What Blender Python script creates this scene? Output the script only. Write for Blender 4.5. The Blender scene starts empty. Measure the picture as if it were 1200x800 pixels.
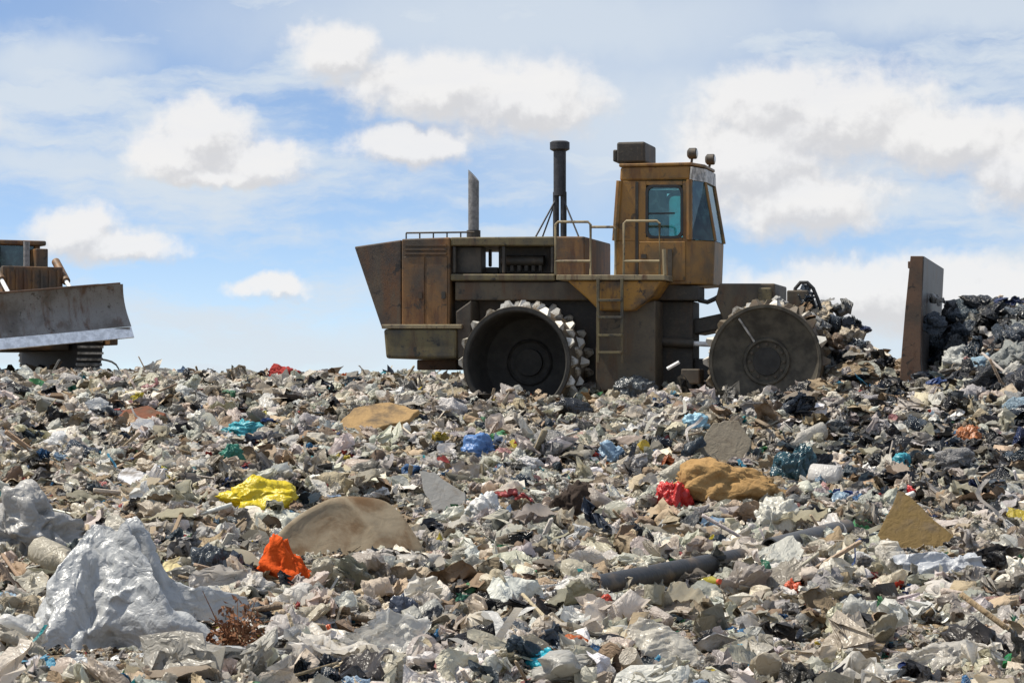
import bpy, math, random
import numpy as np
from mathutils import Vector, Matrix

random.seed(7)
RNG = np.random.default_rng(11)
scene = bpy.context.scene
COL = scene.collection
R = math.radians

# ------------------------------------------------------------------ camera
F = 2890.0            # focal length in pixels of the 1200 px wide photograph
CAMZ = 1.6
HORIZON = 450.0       # pixel row of eye level
PITCH = math.atan((HORIZON - 400.0) / F)
cam_d = bpy.data.cameras.new('camera')
cam_d.sensor_width = 36.0
cam_d.lens = F * 36.0 / 1200.0
cam_d.clip_start = 0.1
cam_d.clip_end = 9000.0
cam = bpy.data.objects.new('camera', cam_d)
COL.objects.link(cam)
cam.location = (0, 0, CAMZ)
cam.rotation_euler = (math.pi / 2 + PITCH, 0, 0)
scene.camera = cam

# ------------------------------------------------------------------ exposure
scene.view_settings.view_transform = 'Standard'
scene.view_settings.look = 'None'
scene.view_settings.exposure = 0.42
scene.view_settings.gamma = 1.0
scene.view_settings.use_curve_mapping = False

# ------------------------------------------------------------------ sun
SUN_TO = Vector((-0.50, 0.06, 0.92)).normalized()      # direction towards the sun
sun_d = bpy.data.lights.new('sun', 'SUN')
sun_d.energy = 4.7
sun_d.angle = R(0.5)
sun_d.color = (1.0, 0.93, 0.81)
sun = bpy.data.objects.new('sun', sun_d)
COL.objects.link(sun)
sun.rotation_euler = SUN_TO.to_track_quat('Z', 'Y').to_euler()
sun.location = (0, 0, 60)

# ------------------------------------------------------------------ sky
world = bpy.data.worlds.new('World')
scene.world = world
world.use_nodes = True


def build_world():
    nt = world.node_tree
    nt.nodes.clear()
    N = nt.nodes.new
    L = nt.links.new

    def math_(op, a, b=None, c=None, clamp=False):
        n = N('ShaderNodeMath'); n.operation = op; n.use_clamp = clamp
        for i, v in enumerate((a, b, c)):
            if v is None: continue
            if isinstance(v, (int, float)): n.inputs[i].default_value = v
            else: L(v, n.inputs[i])
        return n.outputs[0]

    def vmath(op, a, b=None):
        n = N('ShaderNodeVectorMath'); n.operation = op
        for i, v in enumerate((a, b)):
            if v is None: continue
            if isinstance(v, tuple): n.inputs[i].default_value = v
            else: L(v, n.inputs[i])
        return n.outputs['Value'] if op in ('LENGTH', 'DOT_PRODUCT') else n.outputs[0]

    def noise(vec, scale, detail, rough=0.55, dist=0.0, col=False):
        n = N('ShaderNodeTexNoise')
        n.inputs['Scale'].default_value = scale
        n.inputs['Detail'].default_value = detail
        n.inputs['Roughness'].default_value = rough
        n.inputs['Distortion'].default_value = dist
        L(vec, n.inputs['Vector'])
        return n.outputs['Color'] if col else n.outputs['Fac']

    def smooth(v, lo, hi):
        n = N('ShaderNodeMapRange'); n.interpolation_type = 'SMOOTHSTEP'
        n.inputs['From Min'].default_value = lo
        n.inputs['From Max'].default_value = hi
        L(v, n.inputs['Value'])
        return n.outputs[0]

    def mixc(f, a, b):
        n = N('ShaderNodeMix'); n.data_type = 'RGBA'
        if isinstance(f, (int, float)): n.inputs[0].default_value = f
        else: L(f, n.inputs[0])
        for s, v in ((n.inputs[6], a), (n.inputs[7], b)):
            if isinstance(v, tuple): s.default_value = v
            else: L(v, s)
        return n.outputs[2]

    tc = N('ShaderNodeTexCoord')
    gen = tc.outputs['Generated']
    sep = N('ShaderNodeSeparateXYZ'); L(gen, sep.inputs[0])
    az = math_('ARCTAN2', sep.outputs[0], sep.outputs[1])
    el = math_('ARCSINE', sep.outputs[2])
    # one unit = 100 photograph pixels of angle
    k = F / 100.0
    cx = math_('MULTIPLY', az, k)
    cy = math_('MULTIPLY', el, k)
    comb = N('ShaderNodeCombineXYZ'); L(cx, comb.inputs[0]); L(cy, comb.inputs[1])
    P = comb.outputs[0]

    # clear sky, a little higher in the dome than the direction looked at: clean dry air
    lift = vmath('MULTIPLY_ADD', gen)
    lift_n = lift.node
    lift_n.inputs[1].default_value = (1, 1, 2.3)
    lift_n.inputs[2].default_value = (0, 0, 0.085)
    sky = N('ShaderNodeTexSky'); sky.sky_type = 'NISHITA'
    sky.sun_disc = False
    sky.sun_elevation = math.asin(SUN_TO.z)
    sky.sun_rotation = math.atan2(SUN_TO.x, SUN_TO.y)
    sky.air_density = 1.0; sky.dust_density = 0.2; sky.ozone_density = 0.35
    L(lift, sky.inputs['Vector'])

    # warp for billowy edges
    wn = noise(P, 1.5, 5.0, 0.58, 0.0, True)
    wv = vmath('MULTIPLY', vmath('SUBTRACT', wn, (0.5, 0.5, 0.5)), (0.85, 0.62, 0.0))
    PW = vmath('ADD', P, wv)
    sepw = N('ShaderNodeSeparateXYZ'); L(PW, sepw.inputs[0])

    def blob(PP, px, py, rx, ry):
        c = ((px - 600) / 100.0, (HORIZON - py) / 100.0, 0)
        d = vmath('MULTIPLY', vmath('SUBTRACT', PP, c), (100.0 / rx, 100.0 / ry, 0))
        return math_('SUBTRACT', 1.0, vmath('LENGTH', d))

    def union(lst):
        out = lst[0]
        for b in lst[1:]:
            n = N('ShaderNodeMath'); n.operation = 'SMOOTH_MAX'; n.inputs[2].default_value = 0.22
            L(out, n.inputs[0]); L(b, n.inputs[1]); out = n.outputs[0]
        return out

    CUM = ((240, 156, 70, 42), (295, 186, 75, 30), (205, 186, 60, 30), (255, 205, 110, 14),
           (92, 272, 62, 36), (145, 292, 80, 24),
           (392, 66, 66, 36), (520, 102, 150, 44), (610, 118, 120, 50), (480, 168, 90, 28),
           (318, 336, 46, 18),
           (905, 118, 110, 44), (970, 140, 170, 70), (935, 240, 120, 46), (880, 190, 110, 66),
           (1100, 165, 150, 52), (1200, 200, 80, 60),
           (1010, 340, 190, 50), (1150, 345, 150, 50),
           (-160, 150, 170, 60), (-420, 90, 190, 70), (-330, 270, 120, 40),
           (1420, 120, 200, 70), (1640, 250, 170, 55), (1850, 110, 160, 60))
    cumulus = union([blob(PW, *b) for b in CUM])
    # finer billows eat into the rim
    fn = noise(P, 3.2, 6.0, 0.6, 0.2)
    cumf = math_('ADD', cumulus, math_('MULTIPLY', math_('SUBTRACT', fn, 0.5), 0.75))
    cum = math_('POWER', smooth(cumf, -0.17, 0.46), 1.0)
    # broken cumulus over the rest of the dome
    Pw = vmath('MULTIPLY', P, (0.28, 0.55, 1))
    far_n = noise(Pw, 1.0, 6.0, 0.55, 0.3)
    far_m = math_('MULTIPLY', smooth(far_n, 0.52, 0.66), smooth(cy, 4.6, 6.5))
    cum_all = math_('MAXIMUM', cum, far_m)

    # thin veils, drawn out sideways
    Pv = vmath('MULTIPLY', vmath('ADD', P, vmath('MULTIPLY', wv, (0.5, 0.5, 0))), (0.26, 0.95, 1))
    veil_n = noise(Pv, 1.15, 7.0, 0.60, 0.1)
    veil = math_('MULTIPLY', smooth(veil_n, 0.40, 0.62), 0.88)
    soft = union([blob(PW, *b) for b in ((640, 30, 480, 90), (1120, 20, 300, 50), (60, 80, 120, 44),
                                     (80, 195, 190, 26), (600, 340, 240, 40), (330, 410, 420, 40),
                                     (760, 140, 220, 120), (1000, 400, 420, 80))])
    softm = math_('MULTIPLY', smooth(soft, -0.40, 0.80), 0.82)
    veil = math_('MAXIMUM', veil, softm)
    low = math_('MULTIPLY', smooth(cy, 1.8, -0.3), 0.5)
    veil = math_('MAXIMUM', veil, low)

    # cumulus tone: a sample towards the sun tells lit rims from shaded bellies
    PL = vmath('ADD', PW, (-0.10, 0.24, 0))
    cl = union([blob(PL, *b) for b in CUM])
    fn2 = noise(vmath('ADD', P, (-0.06, 0.12, 0)), 3.2, 6.0, 0.6, 0.2)
    dif = math_('ADD', math_('SUBTRACT', cl, cumulus), math_('MULTIPLY', math_('SUBTRACT', fn2, fn), 1.1))
    shade = math_('MULTIPLY', smooth(dif, -0.30, 0.42), 0.85)
    ctone = mixc(shade, (5.5, 5.4, 5.3, 1), (3.95, 3.9, 3.95, 1))
    vcol = (4.2, 4.6, 5.0, 1)
    base = mixc(veil, sky.outputs[0], vcol)
    full = mixc(math_('MULTIPLY', cum_all, 0.88), base, ctone)
    bg = N('ShaderNodeBackground'); bg.inputs['Strength'].default_value = 0.125
    L(full, bg.inputs['Color'])
    out = N('ShaderNodeOutputWorld'); L(bg.outputs[0], out.inputs['Surface'])


build_world()


# ------------------------------------------------------------------ pixel rays
def ray(px, py):
    v = Vector((px - 600.0, F, 400.0 - py))
    v.rotate(Matrix.Rotation(PITCH, 3, 'X'))
    return v.normalized()


def at(px, py, Y):
    d = ray(px, py)
    return Vector((0, 0, CAMZ)) + d * (Y / d.y)


# ------------------------------------------------------------------ noise + terrain height
def hash2(ix, iy, s):
    h = (ix.astype(np.int64) * 374761393 + iy.astype(np.int64) * 668265263 + s * 974634777) & 0x7fffffff
    h = ((h ^ (h >> 13)) * 1274126177) & 0x7fffffff
    return ((h ^ (h >> 16)) & 0xffff) / 65535.0


def vnoise(x, y, s=0):
    ix = np.floor(x); iy = np.floor(y)
    fx = x - ix; fy = y - iy
    fx = fx * fx * (3 - 2 * fx); fy = fy * fy * (3 - 2 * fy)
    a = hash2(ix, iy, s); b = hash2(ix + 1, iy, s); c = hash2(ix, iy + 1, s); d = hash2(ix + 1, iy + 1, s)
    return (a + (b - a) * fx) * (1 - fy) + (c + (d - c) * fx) * fy - 0.5


KY = np.array([-60, -10, 0, 8, 12.7, 17, 21, 27, 33, 34.8, 36, 40, 46, 49, 57, 75, 120, 400, 9000.])
KZ = np.array([-.4, -.1, 0, 0, .04, .17, .33, .63, 1.06, 1.34, 1.46, 1.52, 1.60, 1.58, .6, -3, -8, -9, -9.])

# compactor pose (needed by the terrain, which gives way under its wheels)
YAW = R(-14.0)
NEAR = 1.90                      # outer wheel face
WHEEL_R = 0.82
WBASE = 3.70
_c = at(605, 424, 36.5)
ROOT = Vector((_c.x, _c.y, _c.z - WHEEL_R)) - Vector((NEAR * math.sin(YAW), -NEAR * math.cos(YAW), 0))
CY_, SY_ = math.cos(YAW), math.sin(YAW)


def to_world(X, Y):
    return ROOT.x + X * CY_ - Y * SY_, ROOT.y + X * SY_ + Y * CY_


WHEELS = [(x, s * (NEAR - 0.6)) for x in (0, WBASE) for s in (-1, 1)]


def height(x, y):
    x = np.asarray(x, float); y = np.asarray(y, float)
    z = np.interp(y, KY, KZ)
    near = np.clip((70 - y) / 15, 0, 1)
    amp = np.clip((y - 4) / 8, 0, 1) * near * np.interp(y, [33, 40], [1, .4])
    z = z + amp * (0.34 * vnoise(x / 2.6, y / 2.6, 1) + 0.24 * vnoise(x / 1.05 + 9, y / 1.05, 2)
                   + 0.12 * vnoise(x / .45, y / .45 + 3, 3) + 0.05 * vnoise(x / .18, y / .18 + 3, 5))
    # left part of the crest stands a little higher
    z = z + 0.10 * np.exp(-((x + 7.0) / 3.0) ** 2) * np.exp(-((y - 45) / 5.0) ** 2)
    # heap pushed up by the blade, right
    hx = (x - 8.3) / np.where(x < 8.3, 2.1, 3.2); hy = (y - 37.0) / 3.0
    z = z + 1.04 * np.exp(-(np.abs(hx) ** 6)) * np.exp(-np.abs(hy) ** 2.4) * (1 + .35 * vnoise(x / .9, y / .9, 8))
    z = z + 0.55 * np.exp(-((x - 7.0) / 2.2) ** 2 - ((y - 32.5) / 2.6) ** 2)
    # bump between front wheel and blade
    z = z + 0.62 * np.exp(-((x - 5.05) / 0.62) ** 2 - ((y - 36.0) / 1.0) ** 2)
    # wheels have pressed the refuse down
    for X, Y in WHEELS:
        wx, wy = to_world(X, Y)
        lx = (x - wx) * CY_ + (y - wy) * SY_; ly = -(x - wx) * SY_ + (y - wy) * CY_
        m = np.clip(1.6 - np.abs(lx) / .62, 0, 1) * np.clip((0.80 - np.abs(ly)) / .16, 0, 1)
        target = ROOT.z + WHEEL_R - np.sqrt(np.clip(WHEEL_R ** 2 - lx ** 2, 0, None)) - 0.02
        z = np.where(z > target, z + (target - z) * m, z)
    return z


def hz(x, y):
    return float(height(np.array([x]), np.array([y]))[0])


def ground_at(px, py):
    d = ray(px, py); o = Vector((0, 0, CAMZ))
    t = np.arange(7.0, 60.0, 0.04)
    X = d.x * t; Y = d.y * t; Z = CAMZ + d.z * t
    h = height(X, Y)
    idx = np.nonzero(Z <= h)[0]
    i = idx[0] if len(idx) else len(t) - 1
    return Vector((X[i], Y[i], h[i]))


def to_px(p):
    v = Vector(p) - Vector((0, 0, CAMZ))
    v.rotate(Matrix.Rotation(-PITCH, 3, 'X'))
    return 600 + F * v.x / v.y, 400 - F * v.z / v.y


# ------------------------------------------------------------------ materials
def new_mat(name):
    m = bpy.data.materials.new(name); m.use_nodes = True
    nt = m.node_tree; nt.nodes.clear()
    return m, nt, nt.nodes.new, nt.links.new


def tex_noise(nt, scale, detail=4, rough=0.55, dist=0.0, coord='Object', stretch=None):
    N = nt.nodes.new
    tc = N('ShaderNodeTexCoord'); src = tc.outputs[coord]
    if stretch:
        mp = N('ShaderNodeMapping'); mp.inputs['Scale'].default_value = stretch
        nt.links.new(src, mp.inputs[0]); src = mp.outputs[0]
    n = N('ShaderNodeTexNoise')
    n.inputs['Scale'].default_value = scale; n.inputs['Detail'].default_value = detail
    n.inputs['Roughness'].default_value = rough; n.inputs['Distortion'].default_value = dist
    nt.links.new(src, n.inputs['Vector'])
    return n.outputs['Fac']


def ramp(nt, fac, lo, hi):
    n = nt.nodes.new('ShaderNodeMapRange'); n.interpolation_type = 'SMOOTHSTEP'
    n.inputs['From Min'].default_value = lo; n.inputs['From Max'].default_value = hi
    nt.links.new(fac, n.inputs['Value'])
    return n.outputs[0]


def mixrgb(nt, fac, a, b, mode='MIX'):
    n = nt.nodes.new('ShaderNodeMix'); n.data_type = 'RGBA'; n.blend_type = mode
    if isinstance(fac, (int, float)): n.inputs[0].default_value = fac
    else: nt.links.new(fac, n.inputs[0])
    for s, v in ((n.inputs[6], a), (n.inputs[7], b)):
        if isinstance(v, tuple): s.default_value = v if len(v) == 4 else (*v, 1)
        else: nt.links.new(v, s)
    return n.outputs[2]


def finish(nt, color, rough=0.6, metal=0.0, bump=None, bump_strength=0.3, bump_dist=0.01, translucent=0.0,
           transparent=0.0, spec=0.5):
    N = nt.nodes.new; L = nt.links.new
    b = N('ShaderNodeBsdfPrincipled')
    if isinstance(color, tuple): b.inputs['Base Color'].default_value = (*color[:3], 1)
    else: L(color, b.inputs['Base Color'])
    if isinstance(rough, (int, float)): b.inputs['Roughness'].default_value = rough
    else: L(rough, b.inputs['Roughness'])
    if isinstance(metal, (int, float)): b.inputs['Metallic'].default_value = metal
    else: L(metal, b.inputs['Metallic'])
    b.inputs['Specular IOR Level'].default_value = spec
    if bump is not None:
        bn = N('ShaderNodeBump'); bn.inputs['Strength'].default_value = bump_strength
        bn.inputs['Distance'].default_value = bump_dist
        L(bump, bn.inputs['Height']); L(bn.outputs[0], b.inputs['Normal'])
    sh = b.outputs[0]
    if translucent:
        t = N('ShaderNodeBsdfTranslucent')
        if isinstance(color, tuple): t.inputs[0].default_value = (*color[:3], 1)
        else: L(color, t.inputs[0])
        mx = N('ShaderNodeMixShader'); mx.inputs[0].default_value = translucent
        L(sh, mx.inputs[1]); L(t.outputs[0], mx.inputs[2]); sh = mx.outputs[0]
    if transparent:
        t = N('ShaderNodeBsdfTransparent')
        mx = N('ShaderNodeMixShader'); mx.inputs[0].default_value = transparent
        L(sh, mx.inputs[1]); L(t.outputs[0], mx.inputs[2]); sh = mx.outputs[0]
    o = N('ShaderNodeOutputMaterial'); L(sh, o.inputs['Surface'])


M = {}


def worn_paint(name, base, dirt=(0.07, 0.055, 0.04), rust=(0.11, 0.045, 0.018), amount=0.5, rough=0.6):
    m, nt, N, L = new_mat(name)
    big = tex_noise(nt, 1.6, 5, .6)
    streak = tex_noise(nt, 3.0, 6, .65, 0.2, stretch=(1.6, 1.6, 0.30))
    fine = tex_noise(nt, 22, 5, .65)
    blot = tex_noise(nt, 5.0, 6, .7, .4)
    c = mixrgb(nt, ramp(nt, streak, .60 - .22 * amount, .74 - .14 * amount), base, rust)
    c = mixrgb(nt, ramp(nt, big, .58 - .25 * amount, .76 - .14 * amount), c, dirt)
    c = mixrgb(nt, ramp(nt, blot, .60 - .06 * amount, .66), c, tuple(x * .55 for x in dirt))
    c = mixrgb(nt, ramp(nt, fine, .54, .72), c, dirt)
    fd = mixrgb(nt, 0.35, c, mixrgb(nt, 1.0, c, fine, 'MULTIPLY'))
    finish(nt, fd, rough=rough, bump=fine, bump_strength=.25, bump_dist=.01)
    M[name] = m


worn_paint('paint_yellow', (0.42, 0.21, 0.035), amount=.35)
worn_paint('paint_cab', (0.34, 0.17, 0.034), dirt=(.15, .095, .04), rust=(.17, .07, .015), amount=.6, rough=.5)
worn_paint('paint_rusty', (0.25, 0.125, 0.04), dirt=(.085, .065, .045), amount=.8)
worn_paint('paint_grime', (0.14, 0.108, 0.065), dirt=(.075, .061, .044), rust=(.12, .065, .03), amount=.7)
worn_paint('paint_wedge', (0.13, 0.095, 0.06), dirt=(.06, .05, .042), rust=(.16, .075, .03), amount=.85)
worn_paint('paint_olive', (0.17, 0.135, 0.06), dirt=(.06, .055, .045), rust=(.10, .06, .03), amount=.5)
worn_paint('paint_dark', (0.042, 0.037, 0.029), dirt=(.095, .076, .053), rust=(.075, .048, .028), amount=.45)
worn_paint('paint_rail', (0.34, 0.27, 0.15), dirt=(.15, .12, .09), amount=.4)
worn_paint('rust_plate', (0.17, 0.095, 0.055), dirt=(.09, .065, .045), rust=(.13, .06, .03), amount=.5, rough=.7)
worn_paint('blade_steel', (0.10, 0.095, 0.09), dirt=(.07, .055, .045), rust=(.12, .065, .035), amount=.5, rough=.5)


def simple(name, col, rough=.6, metal=0., nscale=14, var=.35, **kw):
    m, nt, N, L = new_mat(name)
    n = tex_noise(nt, nscale, 5, .6)
    dark = tuple(c * (1 - var) for c in col)
    c = mixrgb(nt, ramp(nt, n, .35, .65), dark, tuple(min(1, c * (1 + var * .3)) for c in col))
    finish(nt, c, rough=rough, metal=metal, bump=n, **kw)
    M[name] = m


simple('steel_worn', (0.50, 0.48, 0.45), rough=.5, metal=.35, nscale=9, var=.6)
simple('steel_bright', (0.78, 0.77, 0.74), rough=.5, metal=.0, var=.2)
simple('wheel_plate', (0.078, 0.067, 0.048), rough=.8, nscale=5, var=.5)
simple('wheel_dish', (0.035, 0.032, 0.027), rough=.8, nscale=7)
simple('rubber', (0.022, 0.022, 0.023), rough=.6)
simple('pipe_grey', (0.22, 0.215, 0.21), rough=.5, metal=.2)
simple('stack_dark', (0.035, 0.035, 0.04), rough=.55)
simple('seat_cloth', (0.05, 0.055, 0.06), rough=.9)
simple('lamp_glass', (0.75, 0.75, 0.72), rough=.2)
worn_paint('dozer_blade', (0.25, 0.245, 0.235), dirt=(.12, .105, .09), rust=(.13, .075, .05), amount=.55, rough=.4)
simple('edge_steel', (0.86, 0.85, 0.83), rough=.32, metal=.85, nscale=9, var=.25)


def glass(name, tint):
    m, nt, N, L = new_mat(name)
    t = N('ShaderNodeBsdfTransparent'); t.inputs[0].default_value = (*tint, 1)
    g = N('ShaderNodeBsdfGlossy'); g.inputs['Roughness'].default_value = .06
    g.inputs[0].default_value = (.75, .85, .85, 1)
    d = N('ShaderNodeBsdfDiffuse'); d.inputs[0].default_value = (.16, .34, .33, 1)
    fr = N('ShaderNodeFresnel'); fr.inputs[0].default_value = 1.9
    n = tex_noise(nt, 6, 5, .6)
    m1 = N('ShaderNodeMixShader'); L(ramp(nt, n, .42, 1.1), m1.inputs[0]); L(t.outputs[0], m1.inputs[1]); L(d.outputs[0], m1.inputs[2])
    m2 = N('ShaderNodeMixShader'); L(fr.outputs[0], m2.inputs[0]); L(m1.outputs[0], m2.inputs[1]); L(g.outputs[0], m2.inputs[2])
    o = N('ShaderNodeOutputMaterial'); L(m2.outputs[0], o.inputs[0])
    M[name] = m


glass('cab_glass', (.45, .74, .71))
glass('dirty_glass', (.06, .07, .07))


def object_mat(name, rough, translucent=0., transparent=0., wrinkle=14., wstr=.55, wdist=.02, dirt=.35, spec=.5,
               dirtcol=(0.16, 0.125, 0.085)):
    """plastic, paper or cloth whose colour is the object's own"""
    m, nt, N, L = new_mat(name)
    oi = N('ShaderNodeObjectInfo')
    big = tex_noise(nt, 3.2, 5, .62, .3)
    w0 = tex_noise(nt, wrinkle, 4, .55, 1.2)
    rg = tex_noise(nt, wrinkle * .38, 3, .5, .6)
    ab = N('ShaderNodeMath'); ab.operation = 'SUBTRACT'; L(rg, ab.inputs[0]); ab.inputs[1].default_value = .5
    ab2 = N('ShaderNodeMath'); ab2.operation = 'ABSOLUTE'; L(ab.outputs[0], ab2.inputs[0])
    ad = N('ShaderNodeMath'); ad.operation = 'MULTIPLY_ADD'; L(ab2.outputs[0], ad.inputs[0]); ad.inputs[1].default_value = 3.0; L(w0, ad.inputs[2])
    w = ad.outputs[0]
    c = mixrgb(nt, ramp(nt, big, .70 - .3 * dirt, .95 - .25 * dirt), oi.outputs['Color'], dirtcol)
    c = mixrgb(nt, .25, c, mixrgb(nt, 1., c, w0, 'MULTIPLY'))
    finish(nt, c, rough=rough, bump=w, bump_strength=wstr, bump_dist=wdist, translucent=translucent,
           transparent=transparent, spec=spec)
    M[name] = m


object_mat('plastic', .36, translucent=.15, wrinkle=11, wstr=.7, wdist=.03, dirt=.45)
object_mat('silver_film', .28, translucent=.15, wrinkle=14, wstr=.6, wdist=.02, dirt=.3)
object_mat('clear_film', .25, translucent=.3, transparent=.22, wrinkle=9, wstr=.8, wdist=.03, dirt=.35)
object_mat('black_plastic', .22, wrinkle=10, wstr=.9, wdist=.035, dirt=.2)
object_mat('card', .85, wrinkle=20, wstr=.4, dirt=.85, spec=.2, dirtcol=(.13, .10, .07))
object_mat('cloth', .9, wrinkle=9, wstr=.8, wdist=.03, dirt=.35, spec=.2)
object_mat('hard_plastic', .5, wrinkle=16, wstr=.2, dirt=.8, dirtcol=(.17, .12, .07))
object_mat('upholstery', .8, wrinkle=7, wstr=.3, wdist=.02, dirt=1.1, spec=.25, dirtcol=(.13, .075, .035))
object_mat('wood', .8, wrinkle=22, wstr=.3, dirt=.5, spec=.2)
object_mat('bottle_plastic', .15, translucent=.35, transparent=.2, wrinkle=9, wstr=.2, dirt=.3)


def litter_mat(name, rough, translucent):
    m, nt, N, L = new_mat(name)
    a = N('ShaderNodeAttribute'); a.attribute_name = 'Col'; a.attribute_type = 'INSTANCER'
    n = tex_noise(nt, 2.2, 5, .6, .5)
    rg = tex_noise(nt, 2.6, 3, .5, .6)
    ab = N('ShaderNodeMath'); ab.operation = 'SUBTRACT'; L(rg, ab.inputs[0]); ab.inputs[1].default_value = .5
    ab2 = N('ShaderNodeMath'); ab2.operation = 'ABSOLUTE'; L(ab.outputs[0], ab2.inputs[0])
    c = mixrgb(nt, ramp(nt, n, .56, .86), a.outputs['Color'], (0.24, 0.185, 0.12))
    c = mixrgb(nt, .3, c, mixrgb(nt, 1., c, n, 'MULTIPLY'))
    finish(nt, c, rough=rough, bump=ab2.outputs[0], bump_strength=.5, bump_dist=.10, translucent=translucent)
    M[name] = m


litter_mat('litter_plastic', .36, .40)
litter_mat('litter_drab', .8, 0.)


def ground_mat():
    m, nt, N, L = new_mat('refuse_soil')
    a = tex_noise(nt, 1.3, 6, .65); b = tex_noise(nt, 9, 6, .7); c_ = tex_noise(nt, 40, 4, .7)
    c = mixrgb(nt, ramp(nt, b, .35, .65), (0.12, 0.088, 0.055), (0.25, 0.19, 0.125))
    c = mixrgb(nt, ramp(nt, a, .45, .65), c, (0.17, 0.125, 0.075))
    c = mixrgb(nt, ramp(nt, c_, .60, .68), c, (0.42, 0.40, 0.36))
    finish(nt, c, rough=.9, bump=b, bump_strength=.8, bump_dist=.06, spec=.2)
    M['ground'] = m


ground_mat()


# ------------------------------------------------------------------ mesh builder
class MB:
    def __init__(self):
        self.v = []; self.f = []

    def add(self, vs, fs):
        o = len(self.v)
        self.v += [tuple(p) for p in vs]
        self.f += [tuple(i + o for i in f) for f in fs]
        return self

    def box(self, x0, x1, y0, y1, z0, z1):
        vs = [(x, y, z) for x in (x0, x1) for y in (y0, y1) for z in (z0, z1)]
        return self.add(vs, [(0, 1, 3, 2), (4, 6, 7, 5), (0, 4, 5, 1), (2, 3, 7, 6), (0, 2, 6, 4), (1, 5, 7, 3)])

    def prism(self, pts, y0, y1):
        n = len(pts)
        vs = [(p[0], y0, p[1]) for p in pts] + [(p[0], y1, p[1]) for p in pts]
        fs = [tuple(range(n)), tuple(range(2 * n - 1, n - 1, -1))]
        fs += [(i, i + n, (i + 1) % n + n, (i + 1) % n) for i in range(n)]
        return self.add(vs, fs)

    def prism_z(self, pts, z0, z1):
        n = len(pts)
        vs = [(p[0], p[1], z0) for p in pts] + [(p[0], p[1], z1) for p in pts]
        fs = [tuple(range(n - 1, -1, -1)), tuple(range(n, 2 * n))]
        fs += [(i, (i + 1) % n, (i + 1) % n + n, i + n) for i in range(n)]
        return self.add(vs, fs)

    def loft(self, a, b):
        """two matching rings of 3-D points"""
        n = len(a)
        fs = [tuple(range(n)), tuple(range(2 * n - 1, n - 1, -1))]
        fs += [(i, i + n, (i + 1) % n + n, (i + 1) % n) for i in range(n)]
        return self.add(list(a) + list(b), fs)

    def lathe(self, prof, seg=40, axis='Y', cap=True):
        vs = []; fs = []
        for r, t in prof:
            for i in range(seg):
                a = 2 * math.pi * i / seg
                c, s = r * math.cos(a), r * math.sin(a)
                vs.append({'Y': (c, t, s), 'Z': (c, s, t), 'X': (t, c, s)}[axis])
        m = len(prof)
        for j in range(m - 1):
            for i in range(seg):
                k = (i + 1) % seg
                fs.append((j * seg + i, j * seg + k, (j + 1) * seg + k, (j + 1) * seg + i))
        if cap:
            fs.append(tuple(range(seg))); fs.append(tuple((m - 1) * seg + i for i in range(seg)))
        return self.add(vs, fs)

    def tube(self, pts, r, seg=8, r1=None):
        pts = [Vector(p) for p in pts]
        n = len(pts)
        vs = []; fs = []
        up = Vector((0, 0, 1))
        for i, p in enumerate(pts):
            d = (pts[min(i + 1, n - 1)] - pts[max(i - 1, 0)]).normalized()
            u = d.cross(up)
            if u.length < 1e-3: u = d.cross(Vector((0, 1, 0)))
            u.normalize(); w = d.cross(u)
            rr = r if r1 is None else r + (r1 - r) * i / (n - 1)
            for k in range(seg):
                a = 2 * math.pi * k / seg
                vs.append(p + u * (rr * math.cos(a)) + w * (rr * math.sin(a)))
        for i in range(n - 1):
            for k in range(seg):
                l = (k + 1) % seg
                fs.append((i * seg + k, i * seg + l, (i + 1) * seg + l, (i + 1) * seg + k))
        fs.append(tuple(range(seg - 1, -1, -1))); fs.append(tuple((n - 1) * seg + k for k in range(seg)))
        return self.add(vs, fs)

    def mesh(self, name, smooth=False):
        me = bpy.data.meshes.new(name)
        me.from_pydata(self.v, [], self.f)
        import bmesh
        bm = bmesh.new(); bm.from_mesh(me)
        bmesh.ops.recalc_face_normals(bm, faces=bm.faces)
        bm.to_mesh(me); bm.free()
        if smooth:
            me.shade_smooth()
            me.set_sharp_from_angle(angle=R(40))
        return me

    def build(self, name, mat, parent=None, smooth=False, bevel=0., loc=None):
        me = self.mesh(name, smooth)
        me.materials.append(M[mat])
        return link(name, me, parent, bevel, loc)


def link(name, me, parent=None, bevel=0., loc=None):
    o = bpy.data.objects.new(name, me)
    COL.objects.link(o)
    if parent: o.parent = parent
    if loc is not None: o.location = loc
    if bevel:
        b = o.modifiers.new('bevel', 'BEVEL'); b.width = bevel; b.segments = 2; b.limit_method = 'ANGLE'
    return o


def tag(o, label, cat, group=None, kind=None):
    o['label'] = label; o['category'] = cat
    if group: o['group'] = group
    if kind: o['kind'] = kind
    return o


def empty(name, loc, rz=0):
    o = bpy.data.objects.new(name, None); COL.objects.link(o)
    o.location = loc; o.rotation_euler = (0, 0, rz)
    o.empty_display_size = .3
    return o


def np_mesh(name, V, T, smooth=False):
    V = np.ascontiguousarray(V, np.float32); T = np.ascontiguousarray(T, np.int32)
    me = bpy.data.meshes.new(name)
    me.vertices.add(len(V)); me.loops.add(T.size); me.polygons.add(len(T))
    me.vertices.foreach_set('co', V.ravel())
    me.loops.foreach_set('vertex_index', T.ravel())
    me.polygons.foreach_set('loop_start', np.arange(0, T.size, T.shape[1], dtype=np.int32))
    me.update(calc_edges=True)
    if smooth: me.shade_smooth()
    return me


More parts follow.
